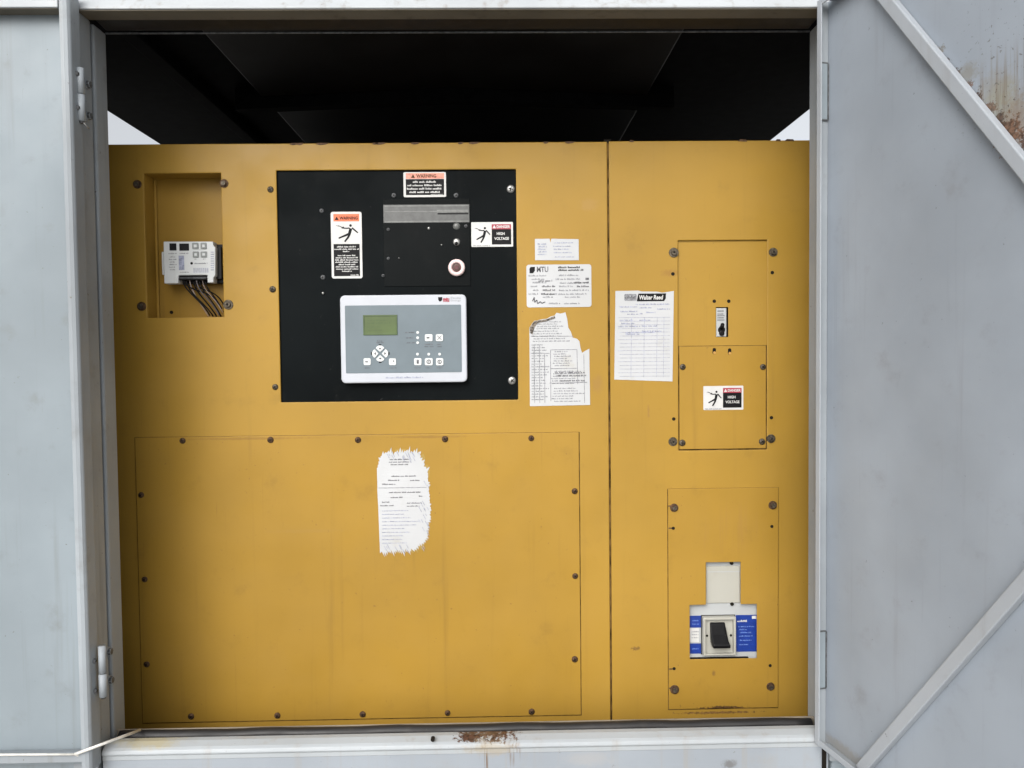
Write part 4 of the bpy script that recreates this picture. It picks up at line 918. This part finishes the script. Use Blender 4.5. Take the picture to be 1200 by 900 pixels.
# local frame: x along the door from hinge to free edge, y = away from the opening side (-y is the inner face), z up
RW = .74; FD = .021
def on_door(px, py, ly=0.0, ext=0):
    """door-local x, z of the point of the door's inner face seen at px, py"""
    d = ROT @ Vector(((px - 600) / F_PX, (450 - py) / F_PX, -1)); ca, sa = math.cos(R_(ALPHA)), math.sin(R_(ALPHA))
    nx, ny = sa, ca                                   # local +y in world
    ox, oy = hx - CAM.x, YF - .004 - CAM.y
    t = (ox * nx + oy * ny + ly) / (d.x * nx + d.y * ny)
    p = CAM + d * t
    return ((p.x - hx) * ca - (p.y - YF + .004) * sa, p.z)
bm = NB(); box(bm, 0, RW, -.0005, .004, rz0, rz1)
def dp(px, py): x, z = on_door(px, py); return (x, 0, z)
rdm = paint('grey_door_paint', (.250, .282, .322), .5, .1, (.165, .165, .17), .48, .85, (.10, .095, .095), .32, .3, wave=.35, speck_scale=105, scratch=.4, stains=[
    (dp(1166, 108), (.05, .1, .04), (.22, .20, .16), .5, 60), (dp(1174, 124), (.04, .1, .05), (.24, .23, .15), .45, 90), (dp(1192, 146), (.04, .1, .06), (.20, .14, .08), .6, 120),
    (dp(1183, 158), (.03, .1, .035), RUST, .9, 110, 'sharp'), (dp(1147, 115), (.012, .1, .012), RUSTD, .9, 130, 'sharp'), (dp(1172, 140), (.012, .1, .016), RUSTD, .9, 130, 'sharp'), (dp(1204, 168), (.014, .1, .02), RUSTD, .9, 110, 'sharp'), (dp(1122, 84), (.010, .1, .007), RUSTD, .8, 130, 'sharp'), (dp(1134, 99), (.014, .1, .008), RUST, .8, 130, 'sharp'), (dp(1160, 128), (.018, .1, .012), RUST, .8, 130, 'sharp'), (dp(1110, 72), (.010, .1, .006), RUSTD, .7, 130, 'sharp'),
    (dp(1098, 62), (.02, .1, .012), (.16, .14, .11), .7, 110, 'sharp'), (dp(1180, 100), (.09, .1, .08), (.14, .105, .07), .55, 200, 'runs'), (dp(1185, 60), (.16, .1, .16), (.10, .095, .09), .7, 150, 'pits'), (dp(1180, 125), (.09, .1, .06), RUSTD, .8, 120, 'pits'), (dp(1134, 86), (.03, .1, .02), (.18, .165, .13), .6, 80),
    ((.05, 0, rz0 + .01), (.12, .1, .02), (.20, .17, .12), .45, 70)])
obj('panel', bm, rdm, rd)
bm = NB(); box(bm, .0, .003, -FD, -.001, rz0, rz1); obj('hinge_flange', bm, M['grey_frame'], rd, .0008)
bm = NB(); box(bm, .0, .0135, -FD - .003, -FD - .0002, rz0, rz1); obj('hinge_lip', bm, M['brace'], rd, .001)
for nm, za, zb_, zl in (('bottom_rail', rz0 + .0005, rz0 + .0035, rz0 + .012), ('top_rail', rz1 - .0035, rz1 - .0005, rz1 - .012)):
    bm = NB(); box(bm, .0140, RW - .015, -FD, -.001, za, zb_); o = obj(nm, bm, M['grey_frame'], rd, .0008)
    lo, hi = sorted((za if nm == 'bottom_rail' else zb_, zl))
    bm = NB(); box(bm, .0140, RW - .015, -FD - .003, -FD - .0002, lo, hi); obj('rail_lip', bm, M['brace'], o, .001)
bm = NB(); box(bm, RW - .014, RW, -FD, -.001, rz0 + .001, rz1 - .001); obj('free_edge_channel', bm, M['grey_frame'], rd, .001)
def brace(a, b, w=.0215, d=.014):
    a, b = Vector(a), Vector(b); u = (b - a).normalized()
    zlim = rz1 - .006 if a.y > 1.5 else rz0 + .006
    a = a + u * ((zlim - a.y) / u.y); b = a + u * ((RW - .02 - a.x) / u.x); print('brace', a, b); n = Vector((-u.y, u.x)) * w / 2
    bm = NB(); prism(bm, [tuple(a + n), tuple(a - n), tuple(b - n), tuple(b + n)], -.001 - d, -.001); return obj('brace', bm, M['brace'], rd, .002)
for (a, b) in (((1034, 0), (1200, 206)), ((1012, 893), (1200, 676))):
    brace(on_door(*a, -.02), on_door(*b, -.02))
for (pa, pb) in ((77, 142), (738, 803)):
    za, zb_ = pix(968, pa, YF)[1], pix(968, pb, YF)[1]
    bm = NB(); box(bm, .0034, .0062, -FD + .004, -.004, zb_, za); h = obj('hinge', bm, M['grey'], rd, .001)
    for zz in (za + .001, zb_ - .001):
        bm = NB(); box(bm, .0034, .0064, -FD + .004, -.003, zz - .0012, zz + .0012); obj('hinge_edge', bm, M['grey_bolt'], h)
    bm = NB(); box(bm, .0034, .0064, -.0032, -.0012, zb_, za); obj('hinge_edge', bm, M['grey_bolt'], h)
    bm = NB(); tube(bm, [(-.006, .004, zb_), (-.006, .004, za)], .007, 10); obj('hinge_barrel', bm, M['grey_frame'], h)
